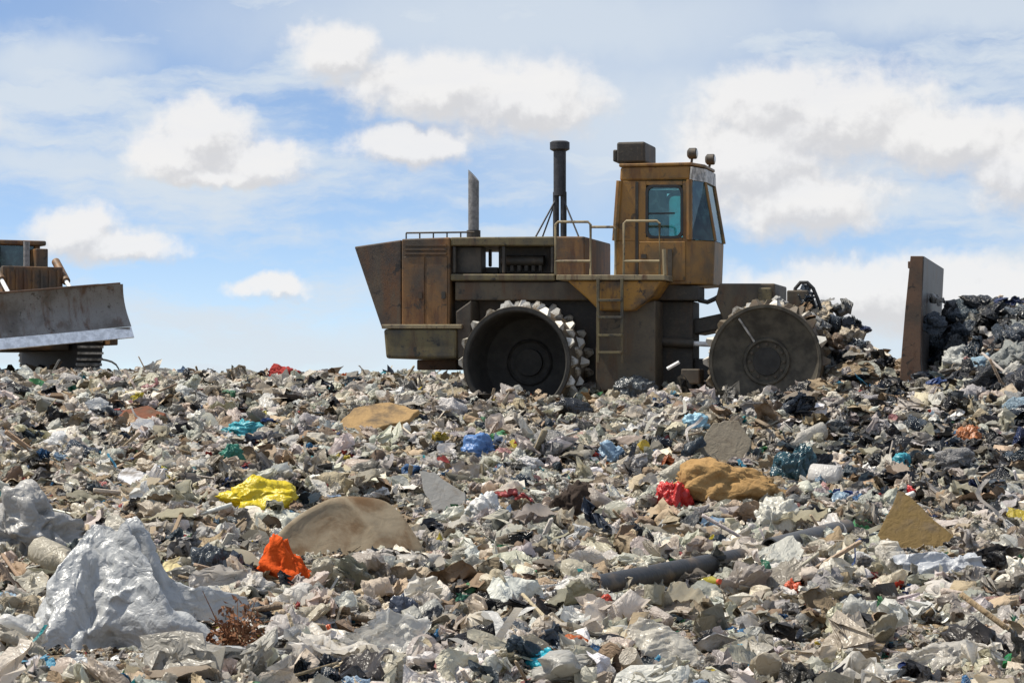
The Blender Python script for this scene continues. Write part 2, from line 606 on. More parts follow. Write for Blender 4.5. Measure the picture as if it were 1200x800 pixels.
# ------------------------------------------------------------------ ground
def build_ground():
    ys = np.concatenate([np.linspace(-60, 6, 8), np.arange(8, 30, .16), np.arange(30, 62, .2),
                         np.array([64, 67, 71, 76, 83, 92, 105, 120, 160, 240, 400, 900, 2500, 8000.])])
    xs = np.concatenate([-np.array([8000, 2500, 900, 400, 200, 100, 60, 40, 30, 24, 20, 17.]), np.arange(-15, 15.1, .18),
                         np.array([17, 20, 24, 30, 40, 60, 100, 200, 400, 900, 2500, 8000.])])
    X, Y = np.meshgrid(xs, ys)
    Z = height(X.ravel(), Y.ravel())
    V = np.stack([X.ravel(), Y.ravel(), Z], 1)
    nx, ny = len(xs), len(ys)
    i, j = np.meshgrid(np.arange(nx - 1), np.arange(ny - 1))
    a = (j * nx + i).ravel()
    Q = np.stack([a, a + 1, a + 1 + nx, a + nx], 1)
    me = np_mesh('ground', V, Q, True)
    me.materials.append(M['ground'])
    o = link('ground', me)
    o['kind'] = 'structure'
    o['label'] = 'packed soil and refuse of the rising landfill slope'


build_ground()


# ------------------------------------------------------------------ compactor
def L_(px, py, c):
    """photograph pixel -> local (X, Z) on the compactor's plane Y = c"""
    d = ray(px, py)
    o = Vector((0, 0, CAMZ)) - ROOT
    n = Vector((-SY_, CY_, 0))
    t = (c - o.dot(n)) / d.dot(n)
    p = o + d * t
    return p.x * CY_ + p.y * SY_, p.z


def poly(pts, c):
    return [L_(x, y, c) for x, y in pts]


comp = empty('landfill_compactor', ROOT, YAW)
tag(comp, 'rusty yellow wheeled landfill compactor with spiked steel drums and a tall cab', 'compactor')


def cpart(name, pts, c, y1, mat, parent=comp, bevel=.02):
    return MB().prism(poly(pts, c), c, y1).build(name, mat, parent, bevel=bevel)


HB = 0.95   # hood half width
# rear guard: flares out towards the tail
cpart('rear_guard', [(415, 289), (470, 281), (470, 384), (447, 384)], -HB, HB, 'paint_wedge')
cpart('engine_panel', [(470.6, 280), (527, 278), (527, 385), (470.6, 385)], -HB - .03, HB + .03, 'paint_rusty')
for x0, x1 in ((473, 497), (500, 524)):
    d = cpart('panel_door', [(x0, 301), (x1, 301), (x1, 380), (x0, 380)], -HB - .05, -HB - .032, 'paint_rusty', bevel=.006)
    MB().box(*sum(([a - .03, a + .03] for a in (L_(x1 - 3, 345, -HB)[0],)), []), -HB - .075, -HB - .052,
             L_(x1, 350, -HB)[1], L_(x1, 342, -HB)[1]).build('handle', 'paint_dark', d)
for yy in (286, 291, 296):
    cpart('louvre', [(474, yy), (523, yy), (523, yy + 2.2), (474, yy + 2.2)], -HB - .06, -HB - .031, 'paint_rusty', bevel=0)
# hood above the engine: roof, rear and front posts, open side with engine inside
cpart('hood_roof', [(527.6, 278), (650, 277), (650, 288), (527.6, 288)], -HB, HB, 'paint_olive')
cpart('hood_sill', [(527.6, 321), (650, 321), (650, 329), (527.6, 329)], -HB - .02, HB + .02, 'paint_olive')
cpart('hood_front', [(650.6, 277), (685, 277), (685, 323), (650.6, 323)], -HB - .02, HB + .02, 'paint_rusty')
for x in (530, 588, 645):
    cpart('hood_post', [(x, 288.5), (x + 4, 288.5), (x + 4, 320.5), (x, 320.5)], -HB + .02, -HB + .10, 'paint_dark')
    cpart('hood_post', [(x, 288.5), (x + 4, 288.5), (x + 4, 320.5), (x, 320.5)], HB - .10, HB - .02, 'paint_dark')
cpart('engine_block', [(534, 289), (564, 289), (564, 320.5), (534, 320.5)], -.8, -.5, 'paint_dark')
cpart('engine_block', [(584, 289), (646, 289), (646, 320.5), (584, 320.5)], -.5, -.2, 'paint_dark')
cpart('fan_shroud', [(564.5, 313), (583.5, 313), (583.5, 320.5), (564.5, 320.5)], -.5, -.2, 'paint_dark')
cpart('fan_shroud', [(572, 292), (575, 292), (575, 312.5), (572, 312.5)], -.3, -.2, 'paint_dark')
xa, za = L_(590, 306, -.5)
xb, zb = L_(640, 306, -.5)
MB().tube([(xa, -.62, za), (xb, -.62, zb)], .08, 12).build('exhaust_manifold', 'paint_dark', comp, True)
for i in range(6):
    x = xa + (xb - xa) * (i + .5) / 6
    MB().tube([(x, -.62, za - .16), (x, -.62, za + .0)], .035, 8).build('engine_pipe', 'paint_dark', comp, True)
# chassis between and behind the wheels
cpart('chassis', [(530, 329.5), (700, 329.5), (700, 458), (560, 458), (530, 405)], -.66, .66, 'paint_dark')
cpart('side_plate', [(533, 330), (672, 330), (690, 352), (533, 352)], -HB + .04, HB - .04, 'paint_grime')
cpart('counterweight', [(449, 385.5), (535, 385.5), (535, 420), (452, 420)], -1.25, 1.25, 'paint_olive', bevel=.04)
cpart('bumper_lip', [(447, 380), (541, 380), (541, 385), (447, 385)], -1.27, 1.27, 'paint_rail', bevel=.01)
xh, zh = L_(500, 429, 0)
MB().box(xh - .1, xh + .55, -.22, .22, zh - .06, zh + .1).build('tow_hitch', 'rust_plate', comp, bevel=.02)
cpart('wheel_guard', [(534, 365), (552, 352), (552, 420), (536, 420)], -1.2, -.7, 'paint_dark')
# roof rail on the hood
a = L_(476, 273, -.8); b = L_(556, 272, -.8)
for yy in (-.8, .8):
    rl = MB().tube([(a[0], yy, a[1]), (b[0], yy, b[1])], .014)
    for i in range(6):
        x = a[0] + (b[0] - a[0]) * i / 5
        rl.tube([(x, yy, a[1] - .13), (x, yy, a[1])], .012)
    rl.build('hood_rail', 'paint_dark', comp)
# exhaust with a slanted mouth
x, z = L_(555, 279, -.25)
x1, z1 = L_(555, 208, -.25)
st = MB().tube([(x, -.25, z), (x, -.25, z1 + .03)], .085, 16)
for k in range(16, 32):
    q = st.v[k]; st.v[k] = (q[0], q[1], q[2] - (q[0] - x) * 1.1)
st.build('exhaust_stack', 'pipe_grey', comp, True)
MB().tube([(x, -.25, z - .02), (x, -.25, z + .12)], .11, 14).build('exhaust_collar', 'paint_dark', comp, True)
# tall intake stack with precleaner, twin pipes and stays
x, z = L_(656, 277, 0); z1 = L_(656, 225, 0)[1]; z2 = L_(656, 176, 0)[1]; z3 = L_(656, 167, 0)[1]
MB().tube([(x - .06, 0, z), (x - .06, 0, z1)], .05, 10).build('intake_pipe', 'stack_dark', comp, True)
MB().tube([(x + .06, 0, z), (x + .06, 0, z1)], .05, 10).build('intake_pipe', 'stack_dark', comp, True)
MB().tube([(x, 0, z1 - .06), (x, 0, z2)], .10, 14).build('intake_body', 'stack_dark', comp, True)
MB().lathe([(.10, z2 - .02), (.155, z2 + .01), (.155, z3), (.12, z3 + .02)], 18, 'Z').build('precleaner', 'stack_dark', comp, True, loc=(x, 0, 0))
for sx, y2, px in ((-1, -.4, 628), (1, -.3, 678), (-1, .6, 636)):
    xe, ze = L_(px, 277, y2)
    MB().tube([(x + sx * .05, 0, L_(656, 232, 0)[1]), (xe, y2, ze)], .014, 6).build('stay_rod', 'stack_dark', comp)
# deck, tank and ladder between the wheels
DK = -1.55
cpart('deck', [(652, 322), (779, 322), (779, 328), (652, 328)], DK, -.3, 'paint_rail', bevel=.008)
cpart('fuel_tank', [(664, 328.5), (776, 328.5), (764, 347), (742, 364), (702, 364), (688, 350)], DK + .04, -.68, 'paint_yellow', bevel=.03)
cpart('step_box', [(698, 364.5), (768, 352), (768, 458), (698, 458)], DK + .25, -.68, 'paint_grime', bevel=.02)
for px in (701, 729):
    x, z0 = L_(px, 425, DK - .08); z1 = L_(px, 326, DK - .08)[1]
    MB().box(x - .022, x + .022, DK - .1, DK - .06, z0, z1).build('ladder_rail', 'paint_olive', comp, bevel=.006)
for py in (352, 372, 393, 413):
    xa, z = L_(701, py, DK - .1); xb = L_(729, py, DK - .1)[0]
    MB().box(xa, xb, DK - .13, DK - .03, z - .018, z + .018).build('ladder_rung', 'paint_olive', comp, bevel=.005)
# hand rails
def rail(pts, c, name='hand_rail', r=.02):
    P = [(lambda q: (q[0], c, q[1]))(L_(px, py, c)) for px, py in pts]
    return MB().tube(P, r, 8).build(name, 'paint_rail', comp, True)
rail([(651, 322), (651, 263), (654, 260), (689, 260), (692, 263), (692, 322)], DK + .03)
rail([(651, 306), (692, 306)], DK + .03)
rail([(692, 268), (693, 266), (719, 266), (721, 268), (721, 322)], -.95)
rail([(731, 322), (731, 262), (734, 259), (770, 259), (773, 262), (773, 322)], DK + .03)
rail([(731, 306), (773, 306)], DK + .03)
rail([(779, 322), (778, 292)], DK + .03, r=.03)

# cab: plan with cut front corners
CB = -.88


def cab_ring(pl, pr, pc, py, inset=0.):
    """outline at pixel row py: rear px, side-front px, corner px measured on their own planes"""
    xr = L_(pl, py, CB)[0]; z = L_(pl, py, CB)[1]
    xs = L_(pr, py, CB)[0]; xc = L_(pc, py, -.42)[0]
    return [(xr, CB, z), (xs, CB, z), (xc, -.42, z), (xc, .42, z), (xs, -CB, z), (xr, -CB, z)]


sill = cab_ring(721, 808, 838, 282)
foot = cab_ring(719, 808, 836, 334)
head = cab_ring(726, 808, 826, 212)
top = cab_ring(727, 808, 824, 196)
MB().loft(foot, sill).build('cab_lower', 'paint_cab', comp, bevel=.02)
cab_roof = MB().loft(head, top).build('cab_roof', 'paint_cab', comp, bevel=.03)
# cap of the roof, slightly proud
rcap = [(p[0] + (.04 if i in (2, 3) else -.02 if i in (0, 5) else .02), p[1] * 1.02, p[2] + .002) for i, p in enumerate(top)]
rcap2 = [(p[0], p[1], p[2] + .05) for p in rcap]
MB().loft(rcap, rcap2).build('roof_cap', 'paint_cab', cab_roof, bevel=.015)
# visor strip over the front windows
vis = MB()
ring_a = [(p[0] + .03, p[1] * 1.03, p[2] - .01) for p in head]
vis.add([ring_a[1], ring_a[2], ring_a[3], ring_a[4],
         *[(p[0] + .05, p[1] * 1.04, top[0][2] - .02) for p in (top[1], top[2], top[3], top[4])],
         ], [(0, 1, 5, 4), (1, 2, 6, 5), (2, 3, 7, 6)])
vo = vis.build('visor', 'steel_worn', cab_roof)
sm = vo.modifiers.new('solid', 'SOLIDIFY'); sm.thickness = .03
# pillars between sill and head
def lerp(a, b, t): return tuple(a[i] + (b[i] - a[i]) * t for i in range(3))
def pillar(i, w, name='cab_pillar', mat='paint_cab'):
    a, b = Vector(sill[i]), Vector(head[i])
    MB().tube([a, b], w, 8).build(name, mat, comp, True)
for i, w in ((1, .045), (2, .03), (3, .03), (4, .045)):
    pillar(i, w)
# side walls with the window hole: rear post, front post, strips, door window panel
def wall_strip(pxa, pxb, ya, yb, yy, th=.04, mat='paint_cab', name='cab_wall', par=comp):
    # quad on the cab side, follows its taper
    def X(px, py): return L_(px, py, CB)
    a = X(pxa[0], ya); b = X(pxb[0], ya); c = X(pxb[1], yb); d = X(pxa[1], yb)
    s = 1 if yy < 0 else -1
    return MB().prism([a, b, c, d], yy, yy + s * th).build(name, mat, par, bevel=.006)
for yy in (CB, -CB):
    wall_strip((726, 721), (757, 757), 212, 282, yy)
    wall_strip((800, 800), (810, 810), 212, 282, yy)
    wall_strip((757.3, 757.3), (799.7, 799.7), 212, 217, yy)
    wall_strip((757.3, 757.3), (799.7, 799.7), 278, 282, yy)
# rounded window gasket and pane
def rounded(x0, x1, y0, y1, r, n=5):
    pts = []
    for cx, cy, a0 in ((x1 - r, y0 + r, -90), (x1 - r, y1 - r, 0), (x0 + r, y1 - r, 90), (x0 + r, y0 + r, 180)):
        for i in range(n + 1):
            a = R(a0 + 90 * i / n)
            pts.append((cx + r * math.cos(a), cy + r * math.sin(a)))
    return pts
for yy, s in ((CB, 1), (-CB, -1)):
    o_ = poly(rounded(756.5, 800.5, 216.5, 279.5, 8), CB); i_ = poly(rounded(759.5, 797.5, 219.5, 276.5, 7), CB)
    n = len(o_)
    g = MB()
    for yv in (yy - s * .012, yy + s * .05):
        g.v += [(p[0], yv, p[1]) for p in o_] + [(p[0], yv, p[1]) for p in i_]
    for i in range(n):
        j = (i + 1) % n
        g.f += [(i, j, n + j, n + i), (2 * n + i, 3 * n + i, 3 * n + j, 2 * n + j),
                (n + i, n + j, 3 * n + j, 3 * n + i), (i, 2 * n + i, 2 * n + j, j)]
    fr = g.build('window_frame', 'rubber', comp)
    MB().prism(i_, yy + s * .02, yy + s * .028).build('pane', 'cab_glass', fr)
    if s == 1:
        za = L_(775, 250, CB)[1]
        MB().box(i_[0][0] - .45, i_[0][0], yy + .008, yy + .018, za - .012, za + .012).build('slider_bar', 'rubber', fr)
# door outline and hinges on the near side
door = cpart('door', [(749, 283), (803, 283), (803, 329), (749, 329)], CB - .022, CB - .001, 'paint_cab', bevel=.008)
MB().box(*[v for v in (L_(752, 300, CB)[0], L_(758, 300, CB)[0])], CB - .06, CB - .023, L_(755, 303, CB)[1], L_(755, 298, CB)[1]).build('handle', 'paint_dark', door)
MB().box(L_(783, 310, CB)[0], L_(788, 310, CB)[0], CB - .05, CB - .023, L_(785, 326, CB)[1], L_(785, 292, CB)[1]).build('hinge', 'paint_dark', door)
cpart('cab_seam', [(744.5, 213), (748, 213), (748, 331), (744.5, 331)], CB - .012, CB - .001, 'paint_dark', bevel=0)
# angled and front panes
for i, j in ((1, 2), (2, 3), (3, 4)):
    q = [sill[i], sill[j], head[j], head[i]]
    pn = MB().add(q, [(0, 1, 2, 3)]).build('windscreen_pane', 'cab_glass', comp)
    sm = pn.modifiers.new('solid', 'SOLIDIFY'); sm.thickness = .008
rear = [lerp(sill[0], head[0], 0), lerp(sill[5], head[5], 0), head[5], head[0]]
rw = MB().add(rear, [(0, 1, 2, 3)]).build('rear_pane', 'cab_glass', comp)
sm = rw.modifiers.new('solid', 'SOLIDIFY'); sm.thickness = .01
pillar(0, .05); pillar(5, .05)
# inside the cab
x, z = L_(770, 282, 0)
seat = MB().box(x - .28, x + .22, -.25, .25, z - .12, z + .02).build('seat', 'seat_cloth', comp, bevel=.05)
MB().box(x - .34, x - .2, -.24, .24, z + .0, z + .52).build('backrest', 'seat_cloth', seat, bevel=.05)
MB().tube([(x + .62, 0, z - .1), (x + .45, 0, z + .22)], .03, 8).build('steering_column', 'rubber', comp, True)
x0, z0 = L_(743, 190, -.3)
ac = MB().box(x0 - .22, x0 + .22, -.55, .35, L_(743, 192, -.3)[1] + .0, L_(743, 168, -.3)[1]).build('air_conditioner', 'paint_dark', comp, bevel=.03)
MB().box(x0 - .30, x0 - .23, -.45, .25, L_(743, 190, -.3)[1], L_(743, 176, -.3)[1]).build('vent_hood', 'paint_dark', ac, bevel=.02)
for px, py, yy in ((811, 180, -.6), (832, 187, .5)):
    x, z = L_(px, py, yy)
    zb = L_(px, 197, yy)[1]
    lm = MB().lathe([(.05, -.07), (.085, -.04), (.085, .06), (.07, .075)], 14, 'X').build('work_lamp', 'paint_dark', comp, True, loc=(x, yy, z))
    MB().lathe([(.066, .077), (.03, .088)], 14, 'X').build('lens', 'lamp_glass', lm, True)
    MB().tube([(0, 0, -.07), (-.02, 0, zb - z - .02)], .02, 6).build('bracket', 'paint_dark', lm)

# lower middle: articulation joint and dark gear
cpart('under_cab', [(740, 329), (818, 335), (818, 352), (745, 352)], -.8, -.2, 'paint_dark')
cpart('pivot_frame', [(768.5, 353), (812, 353), (812, 458), (768.5, 458)], -.64, -.05, 'paint_dark')
cpart('hitch_plate', [(812.5, 374), (850, 366), (850, 384), (812.5, 392)], -.5, .5, 'paint_dark')
cpart('hitch_plate', [(812.5, 420), (850, 420), (850, 445), (812.5, 445)], -.5, .5, 'paint_dark')
for s in (-.7, .7):
    a = L_(765, 400, s); b = L_(862, 405, s)
    MB().tube([(a[0], s, a[1]), ((a[0] + b[0]) / 2, s, (a[1] + b[1]) / 2)], .075, 12).build('steering_cylinder', 'paint_dark', comp, True)
    MB().tube([((a[0] + b[0]) / 2, s, (a[1] + b[1]) / 2), (b[0], s, b[1])], .04, 10).build('piston_rod', 'steel_bright', comp, True)
cpart('step_bracket', [(798, 432), (820, 432), (820, 450), (798, 450)], -1.5, -1.1, 'paint_grime')
a = L_(782, 432, -1.45); b = L_(796, 424, -1.45)
MB().tube([(a[0], -1.45, a[1]), (b[0], -1.45, b[1])], .03, 6).build('grab_bar', 'steel_bright', comp)
# hose loop across the gap
P = [L_(px, py, -.6) for px, py in ((812, 345), (820, 352), (829, 354), (838, 350), (846, 345))]
MB().tube([(p[0], -.6, p[1]) for p in P], .035, 8).build('hose', 'rubber', comp, True)
# front frame
cpart('front_frame', [(843, 332), (908, 332), (908, 352), (903, 366), (903, 440), (846, 440), (846, 372), (838, 352)], -.66, .66, 'paint_grime')
cpart('frame_box', [(888, 337), (904, 337), (904, 358), (888, 358)], -.74, -.66, 'paint_olive')
cpart('front_nose', [(903.5, 362), (962, 372), (975, 400), (975, 446), (903.5, 446)], -.62, .62, 'paint_dark')
# lift cylinder, hoses at the nose
a = L_(930, 356, -.3); b = L_(1000, 424, -.3)
MB().tube([(a[0], -.3, a[1]), (b[0], -.3, b[1])], .085, 12).build('lift_cylinder', 'paint_grime', comp, True)
b2 = L_(1062, 440, -.3)
MB().tube([(b[0], -.3, b[1]), (b2[0], -.3, b2[1])], .045, 10).build('piston_rod', 'steel_bright', comp, True)
cpart('valve_block', [(922, 340), (947, 340), (952, 372), (922, 372)], -.5, .1, 'paint_grime')
P = [L_(px, py, -.45) for px, py in ((930, 352), (932, 338), (938, 331), (946, 331), (953, 338), (958, 350), (962, 362))]
MB().tube([(p[0], -.45, p[1]) for p in P], .028, 8).build('hose', 'rubber', comp, True)
P = [L_(px, py, -.2) for px, py in ((925, 350), (934, 341), (944, 340), (952, 350), (957, 366))]
MB().tube([(p[0], -.2, p[1]) for p in P], .024, 8).build('hose', 'rubber', comp, True)
# push arms to the blade
for s in (-.85, .85):
    a = L_(940, 462, s); b = L_(1066, 452, s)
    MB().box(a[0], b[0], s - .09, s + .09, a[1] - .13, a[1] + .13).build('push_arm', 'paint_grime', comp, bevel=.02)

# blade: curved mouldboard, rusty end plate, rack above
BLY = 1.95
front_x = L_(1082, 455, -BLY)[0]
prof = [L_(px, py, -BLY) for px, py in ((1083, 300), (1081, 340), (1079, 385), (1080, 425), (1086, 462))]
back = [(p[0] - .07, p[1]) for p in prof][::-1]
mold = MB().prism(prof + back, -BLY + .035, BLY).build('mouldboard', 'blade_steel', comp, bevel=.01)
endp = [(1067, 300), (1081.5, 300), (1079, 385), (1078.5, 425), (1084, 462), (1053, 462), (1056, 420), (1061, 360)]
MB().prism(poly(endp, -BLY), -BLY, -BLY + .03).build('end_plate', 'rust_plate', comp, bevel=.006)
MB().prism([(x, z) for x, z in poly(endp, -BLY)], BLY + .002, BLY + .03).build('end_plate', 'rust_plate', comp, bevel=.006)
for yy in (-1.4, -.85, -.28, .28, .85, 1.4):
    MB().prism(poly([(1068, 306), (1078, 304), (1074, 385), (1075, 452), (1058, 452), (1063, 380)], -BLY), yy - .02, yy + .02).build('back_rib', 'rust_plate', comp)
for py in (310, 360, 410, 450):
    x, z = L_(1071, py, -BLY)
    MB().box(x - .09, x + .02, -BLY + .04, BLY - .01, z - .05, z + .05).build('back_beam', 'rust_plate', comp, bevel=.01)
xe, ze = L_(1086, 462, -BLY)
MB().box(xe - .05, xe - .01, -BLY, BLY, ze - .16, ze - .005).build('cutting_edge', 'steel_worn', comp, bevel=.005)

# wheels
tooth = MB().add([(-.085, -.05, 0), (.085, -.05, 0), (.085, .05, 0), (-.085, .05, 0),
                  (-.032, -.02, .11), (.032, -.02, .11), (.032, .02, .11), (-.032, .02, .11)],
                 [(0, 3, 2, 1), (4, 5, 6, 7), (0, 1, 5, 4), (1, 2, 6, 5), (2, 3, 7, 6), (3, 0, 4, 7)]).mesh('tooth')
m_, nt_, N_, Lk_ = new_mat('tooth_steel')
oi_ = N_('ShaderNodeObjectInfo'); tn_ = tex_noise(nt_, 9, 5, .65)
md_ = N_('ShaderNodeMath'); md_.operation = 'MULTIPLY_ADD'; Lk_(oi_.outputs['Random'], md_.inputs[0]); md_.inputs[1].default_value = .35; Lk_(tn_, md_.inputs[2])
finish(nt_, mixrgb(nt_, ramp(nt_, md_.outputs[0], .55, .90), (.52, .50, .45), (.10, .078, .05)), rough=.5, metal=.25, bump=tn_)
M['tooth_steel'] = m_
tooth.materials.append(m_)
muddy_tooth = tooth.copy(); muddy_tooth.materials.clear(); muddy_tooth.materials.append(M['paint_grime'])
BOLT = MB().lathe([(.022, -.03), (.022, .03)], 6, 'Y').mesh('bolt'); BOLT.materials.append(M['paint_grime'])
for (X, Y) in WHEELS:
    s = -1 if Y < 0 else 1
    rear_w = X < 1
    W = 0.6
    if rear_w:
        prof = [(.05, -s * .26), (.30, -s * .26), (.33, -s * .22), (.36, -s * .26), (.66, -s * .22), (.735, s * .0), (.745, s * (W - .02)), (.765, s * W),
                (WHEEL_R - .005, s * W), (WHEEL_R, s * (W - .01)), (WHEEL_R, -s * W), (.5, -s * W), (.48, -s * .3), (.05, -s * .3)]
    else:
        prof = [(.05, s * .42), (.29, s * .42), (.30, s * .46), (.335, s * .46), (.345, s * .43), (.70, s * .53), (.76, s * .56), (.775, s * W),
                (WHEEL_R - .005, s * W), (WHEEL_R, s * (W - .01)), (WHEEL_R, -s * W), (.5, -s * W), (.48, -s * .3), (.05, -s * .3)]
    w = MB().lathe(prof, 56, 'Y').build('wheel', 'wheel_dish' if rear_w else 'wheel_plate', comp, True, loc=(X, Y, WHEEL_R))
    hub = MB().lathe([(.0, s * (-.20 if rear_w else .44)), (.2, s * (-.20 if rear_w else .44)), (.21, s * (-.28 if rear_w else .40))], 24, 'Y').build('hub', 'wheel_dish', w, True)
    if s < 0 and not rear_w:
        br, bq = (.25, -.105) if rear_w else (.25, .425)
        for k in range(12):
            a = 2 * math.pi * k / 12
            bo_ = bpy.data.objects.new('bolt', BOLT); COL.objects.link(bo_); bo_.parent = w
            bo_.location = (br * math.cos(a), s * bq, br * math.sin(a))
    if not rear_w:
        for a0 in (122,):
            a = R(a0)
            c, sn = math.cos(a), math.sin(a)
            MB().tube([(c * .34, s * .445, sn * .34), (c * .73, s * .56, sn * .73)], .016, 6).build('spoke_weld', 'steel_worn', w)
    # wear band on the drum
    MB().lathe([(WHEEL_R + .002, -.597), (WHEEL_R + .006, -.59), (WHEEL_R + .006, .59), (WHEEL_R + .002, .597)], 56, 'Y', cap=False).build('drum_band', 'paint_grime', w, True)
    for r_ in range(4):
        for i in range(18):
            a = 2 * math.pi * (i + (.5 if r_ % 2 else 0)) / 18
            yy = -.5 + r_ * .333
            t = bpy.data.objects.new('tooth', tooth if rear_w or random.random() < .45 else muddy_tooth); COL.objects.link(t); t.parent = w
            twist = R((20 if r_ % 2 else -20) + random.uniform(-12, 12))
            n = Vector((math.cos(a), 0, math.sin(a))); u = Vector((0, 1, 0)); tg = u.cross(n)
            m = Matrix((tg, u, n)).transposed() @ Matrix.Rotation(twist, 3, 'Z')
            t.matrix_local = Matrix.Translation(n * (WHEEL_R + .004) + u * (yy + random.uniform(-.03, .03))) @ m.to_4x4() @ Matrix.Diagonal((random.uniform(.75, 1.1), random.uniform(.7, 1.15), random.uniform(.65, 1.1) * (1 if rear_w else .95), 1))


# ------------------------------------------------------------------ bulldozer
DZ_END = at(146, 383, 46.0)
DYAW = R(-62)
dz_root = at(30, 440, 47.6); dz_root.z = 1.78
dz = empty('bulldozer', dz_root, DYAW)
tag(dz, 'tracked bulldozer with raised grey blade cut off by the left edge', 'bulldozer')
# local X forward; blade centre so that its visible end meets DZ_END
fx = Vector((math.cos(DYAW), math.sin(DYAW), 0)); fy = Vector((-math.sin(DYAW), math.cos(DYAW), 0))
rel = DZ_END - dz_root
bx, by, bz = rel.dot(fx), rel.dot(fy), rel.z
BW = 2.95
bl = empty('blade', (bx, by, bz), 0); bl.parent = dz
bl.rotation_euler = (R(5.5), 0, 0)
# blade local: right end at y=0, runs to y=-BW ; z=0 bottom of the mouldboard
n = 10
front = []
for i in range(n + 1):
    t = i / n
    front.append((.16 * math.sin(t * math.pi * .85) * -1 + .10 * t, 0.84 * t))
ys_ = np.linspace(0, -BW, 9)
g = MB()
ring = front + [(p[0] - .05, p[1]) for p in front][::-1]
for yy, k, xo in ((0, .95, .10), (-.45, 1., 0), (-BW + .45, 1., 0), (-BW, .95, .10)):
    g.v += [(p[0] + xo, yy + (-.0 if yy > -1 else 0) + (.10 * (1 - p[1] / .84) if yy == 0 else 0), p[1] * k) for p in ring]
m_ = len(ring)
for s_ in range(3):
    for i in range(m_):
        j = (i + 1) % m_
        g.f.append((s_ * m_ + i, s_ * m_ + j, (s_ + 1) * m_ + j, (s_ + 1) * m_ + i))
g.f.append(tuple(range(m_))); g.f.append(tuple(range(3 * m_, 4 * m_)))
bo = g.build('mouldboard', 'dozer_blade', bl, True)
MB().box(-.05, .05, -BW + .02, -.02, .80, .835).build('top_rail', 'rust_plate', bl, bevel=.01)
ce = MB().prism([(.0, -.005), (.03, -.005), (.15, -.205), (.12, -.22)], -BW, .12).build('cutting_edge', 'edge_steel', bl, bevel=.004)
MB().box(-.30, -.1, -BW + .3, -.25, .12, .32).build('back_beam', 'rust_plate', bl, bevel=.02)
MB().box(-.30, -.1, -BW + .3, -.25, .55, .72).build('back_beam', 'rust_plate', bl, bevel=.02)
# tracks, push arms, body. body axis lies at y = by - BW/2
yc = by - BW / 2
for s in (-1, 1):
    yt = yc + s * 1.0
    pts = []
    for i in range(13):
        a = math.pi / 2 - math.pi * i / 12
        pts.append((bx - 1.0 + .42 * math.cos(a), .46 + .42 * math.sin(a)))
    for i in range(13):
        a = -math.pi / 2 - math.pi * i / 12
        pts.append((bx - 3.9 + .42 * math.cos(a), .46 + .42 * math.sin(a)))
    tr = MB().prism(pts, yt - .24, yt + .24).build('track', 'rubber', dz)
    for i in range(26):
        p = Vector((pts[i][0], 0, pts[i][1])); q = Vector((pts[(i + 1) % 26][0], 0, pts[(i + 1) % 26][1]))
        k = max(1, int(round((q - p).length / .18)))
        for j in range(k):
            c = p.lerp(q, (j + .5) / k); d = (q - p).normalized(); nn = Vector((d.z, 0, -d.x))
            c2 = Vector((bx - 2.4, 0, .46))
            if (c - c2).dot(nn) < 0: nn = -nn
            a_ = c - d * .02 + nn * .002; b_ = c + d * .02 + nn * .002
            vs = []
            for e in (a_, b_):
                for h_ in (0, .05):
                    for yy in (yt - .25, yt + .25):
                        vs.append((e.x + nn.x * h_, yy, e.z + nn.z * h_))
            MB().add(vs, [(0, 1, 3, 2), (4, 6, 7, 5), (0, 4, 5, 1), (2, 3, 7, 6), (0, 2, 6, 4), (1, 5, 7, 3)]).build('grouser', 'steel_worn', tr)
    MB().box(bx - 2.9, bx - .32, yt + s * .30, yt + s * .46, .55, .80).build('push_arm', 'paint_rusty', dz, bevel=.02)
    MB().tube([(bx - 1.5, yc + s * .62, 2.15), (bx - .85, yc + s * .62, 1.75)], .08, 12).build('lift_cylinder', 'paint_rusty', dz, True)
    MB().tube([(bx - .85, yc + s * .62, 1.75), (bx - .32, yc + s * .62, 1.45)], .04, 10).build('piston_rod', 'steel_bright', dz, True)
MB().box(bx - 4.2, bx - .9, yc - .7, yc + .7, .45, 1.35).build('hull', 'paint_rusty', dz, bevel=.03)
MB().box(bx - 2.9, bx - 1.05, yc - .55, yc + .55, 1.352, 2.0).build('engine_hood', 'paint_rusty', dz, bevel=.04)
gr = MB().box(bx - 1.05, bx - .92, yc - .58, yc + .58, 1.36, 2.02).build('radiator_guard', 'paint_rusty', dz, bevel=.02)
for i in range(7):
    y_ = yc - .48 + i * .16
    MB().box(bx - .918, bx - .89, y_ - .02, y_ + .02, 1.42, 1.96).build('guard_bar', 'paint_rusty', gr)
# cab with dark panes
cz0, cz1 = 1.36, 2.62
MB().box(bx - 4.3, bx - 2.92, yc - .75, yc + .75, cz0, cz0 + .5).build('cab_lower', 'paint_rusty', dz, bevel=.03)
for sx in (bx - 4.25, bx - 2.97):
    for sy in (-.7, .7):
        MB().box(sx - .05, sx + .05, yc + sy - .05, yc + sy + .05, cz0 + .502, cz1 - .1).build('cab_post', 'paint_rusty', dz)
MB().box(bx - 4.4, bx - 2.82, yc - .85, yc + .85, cz1 - .098, cz1).build('cab_roof', 'paint_rusty', dz, bevel=.03)
MB().box(bx - 2.985, bx - 2.97, yc - .65, yc + .65, cz0 + .51, cz1 - .1).build('windscreen_pane', 'dirty_glass', dz)
for sy in (-1, 1):
    MB().box(bx - 4.2, bx - 3.02, yc + sy * .70 - .006, yc + sy * .70 + .006, cz0 + .51, cz1 - .1).build('side_pane', 'dirty_glass', dz)
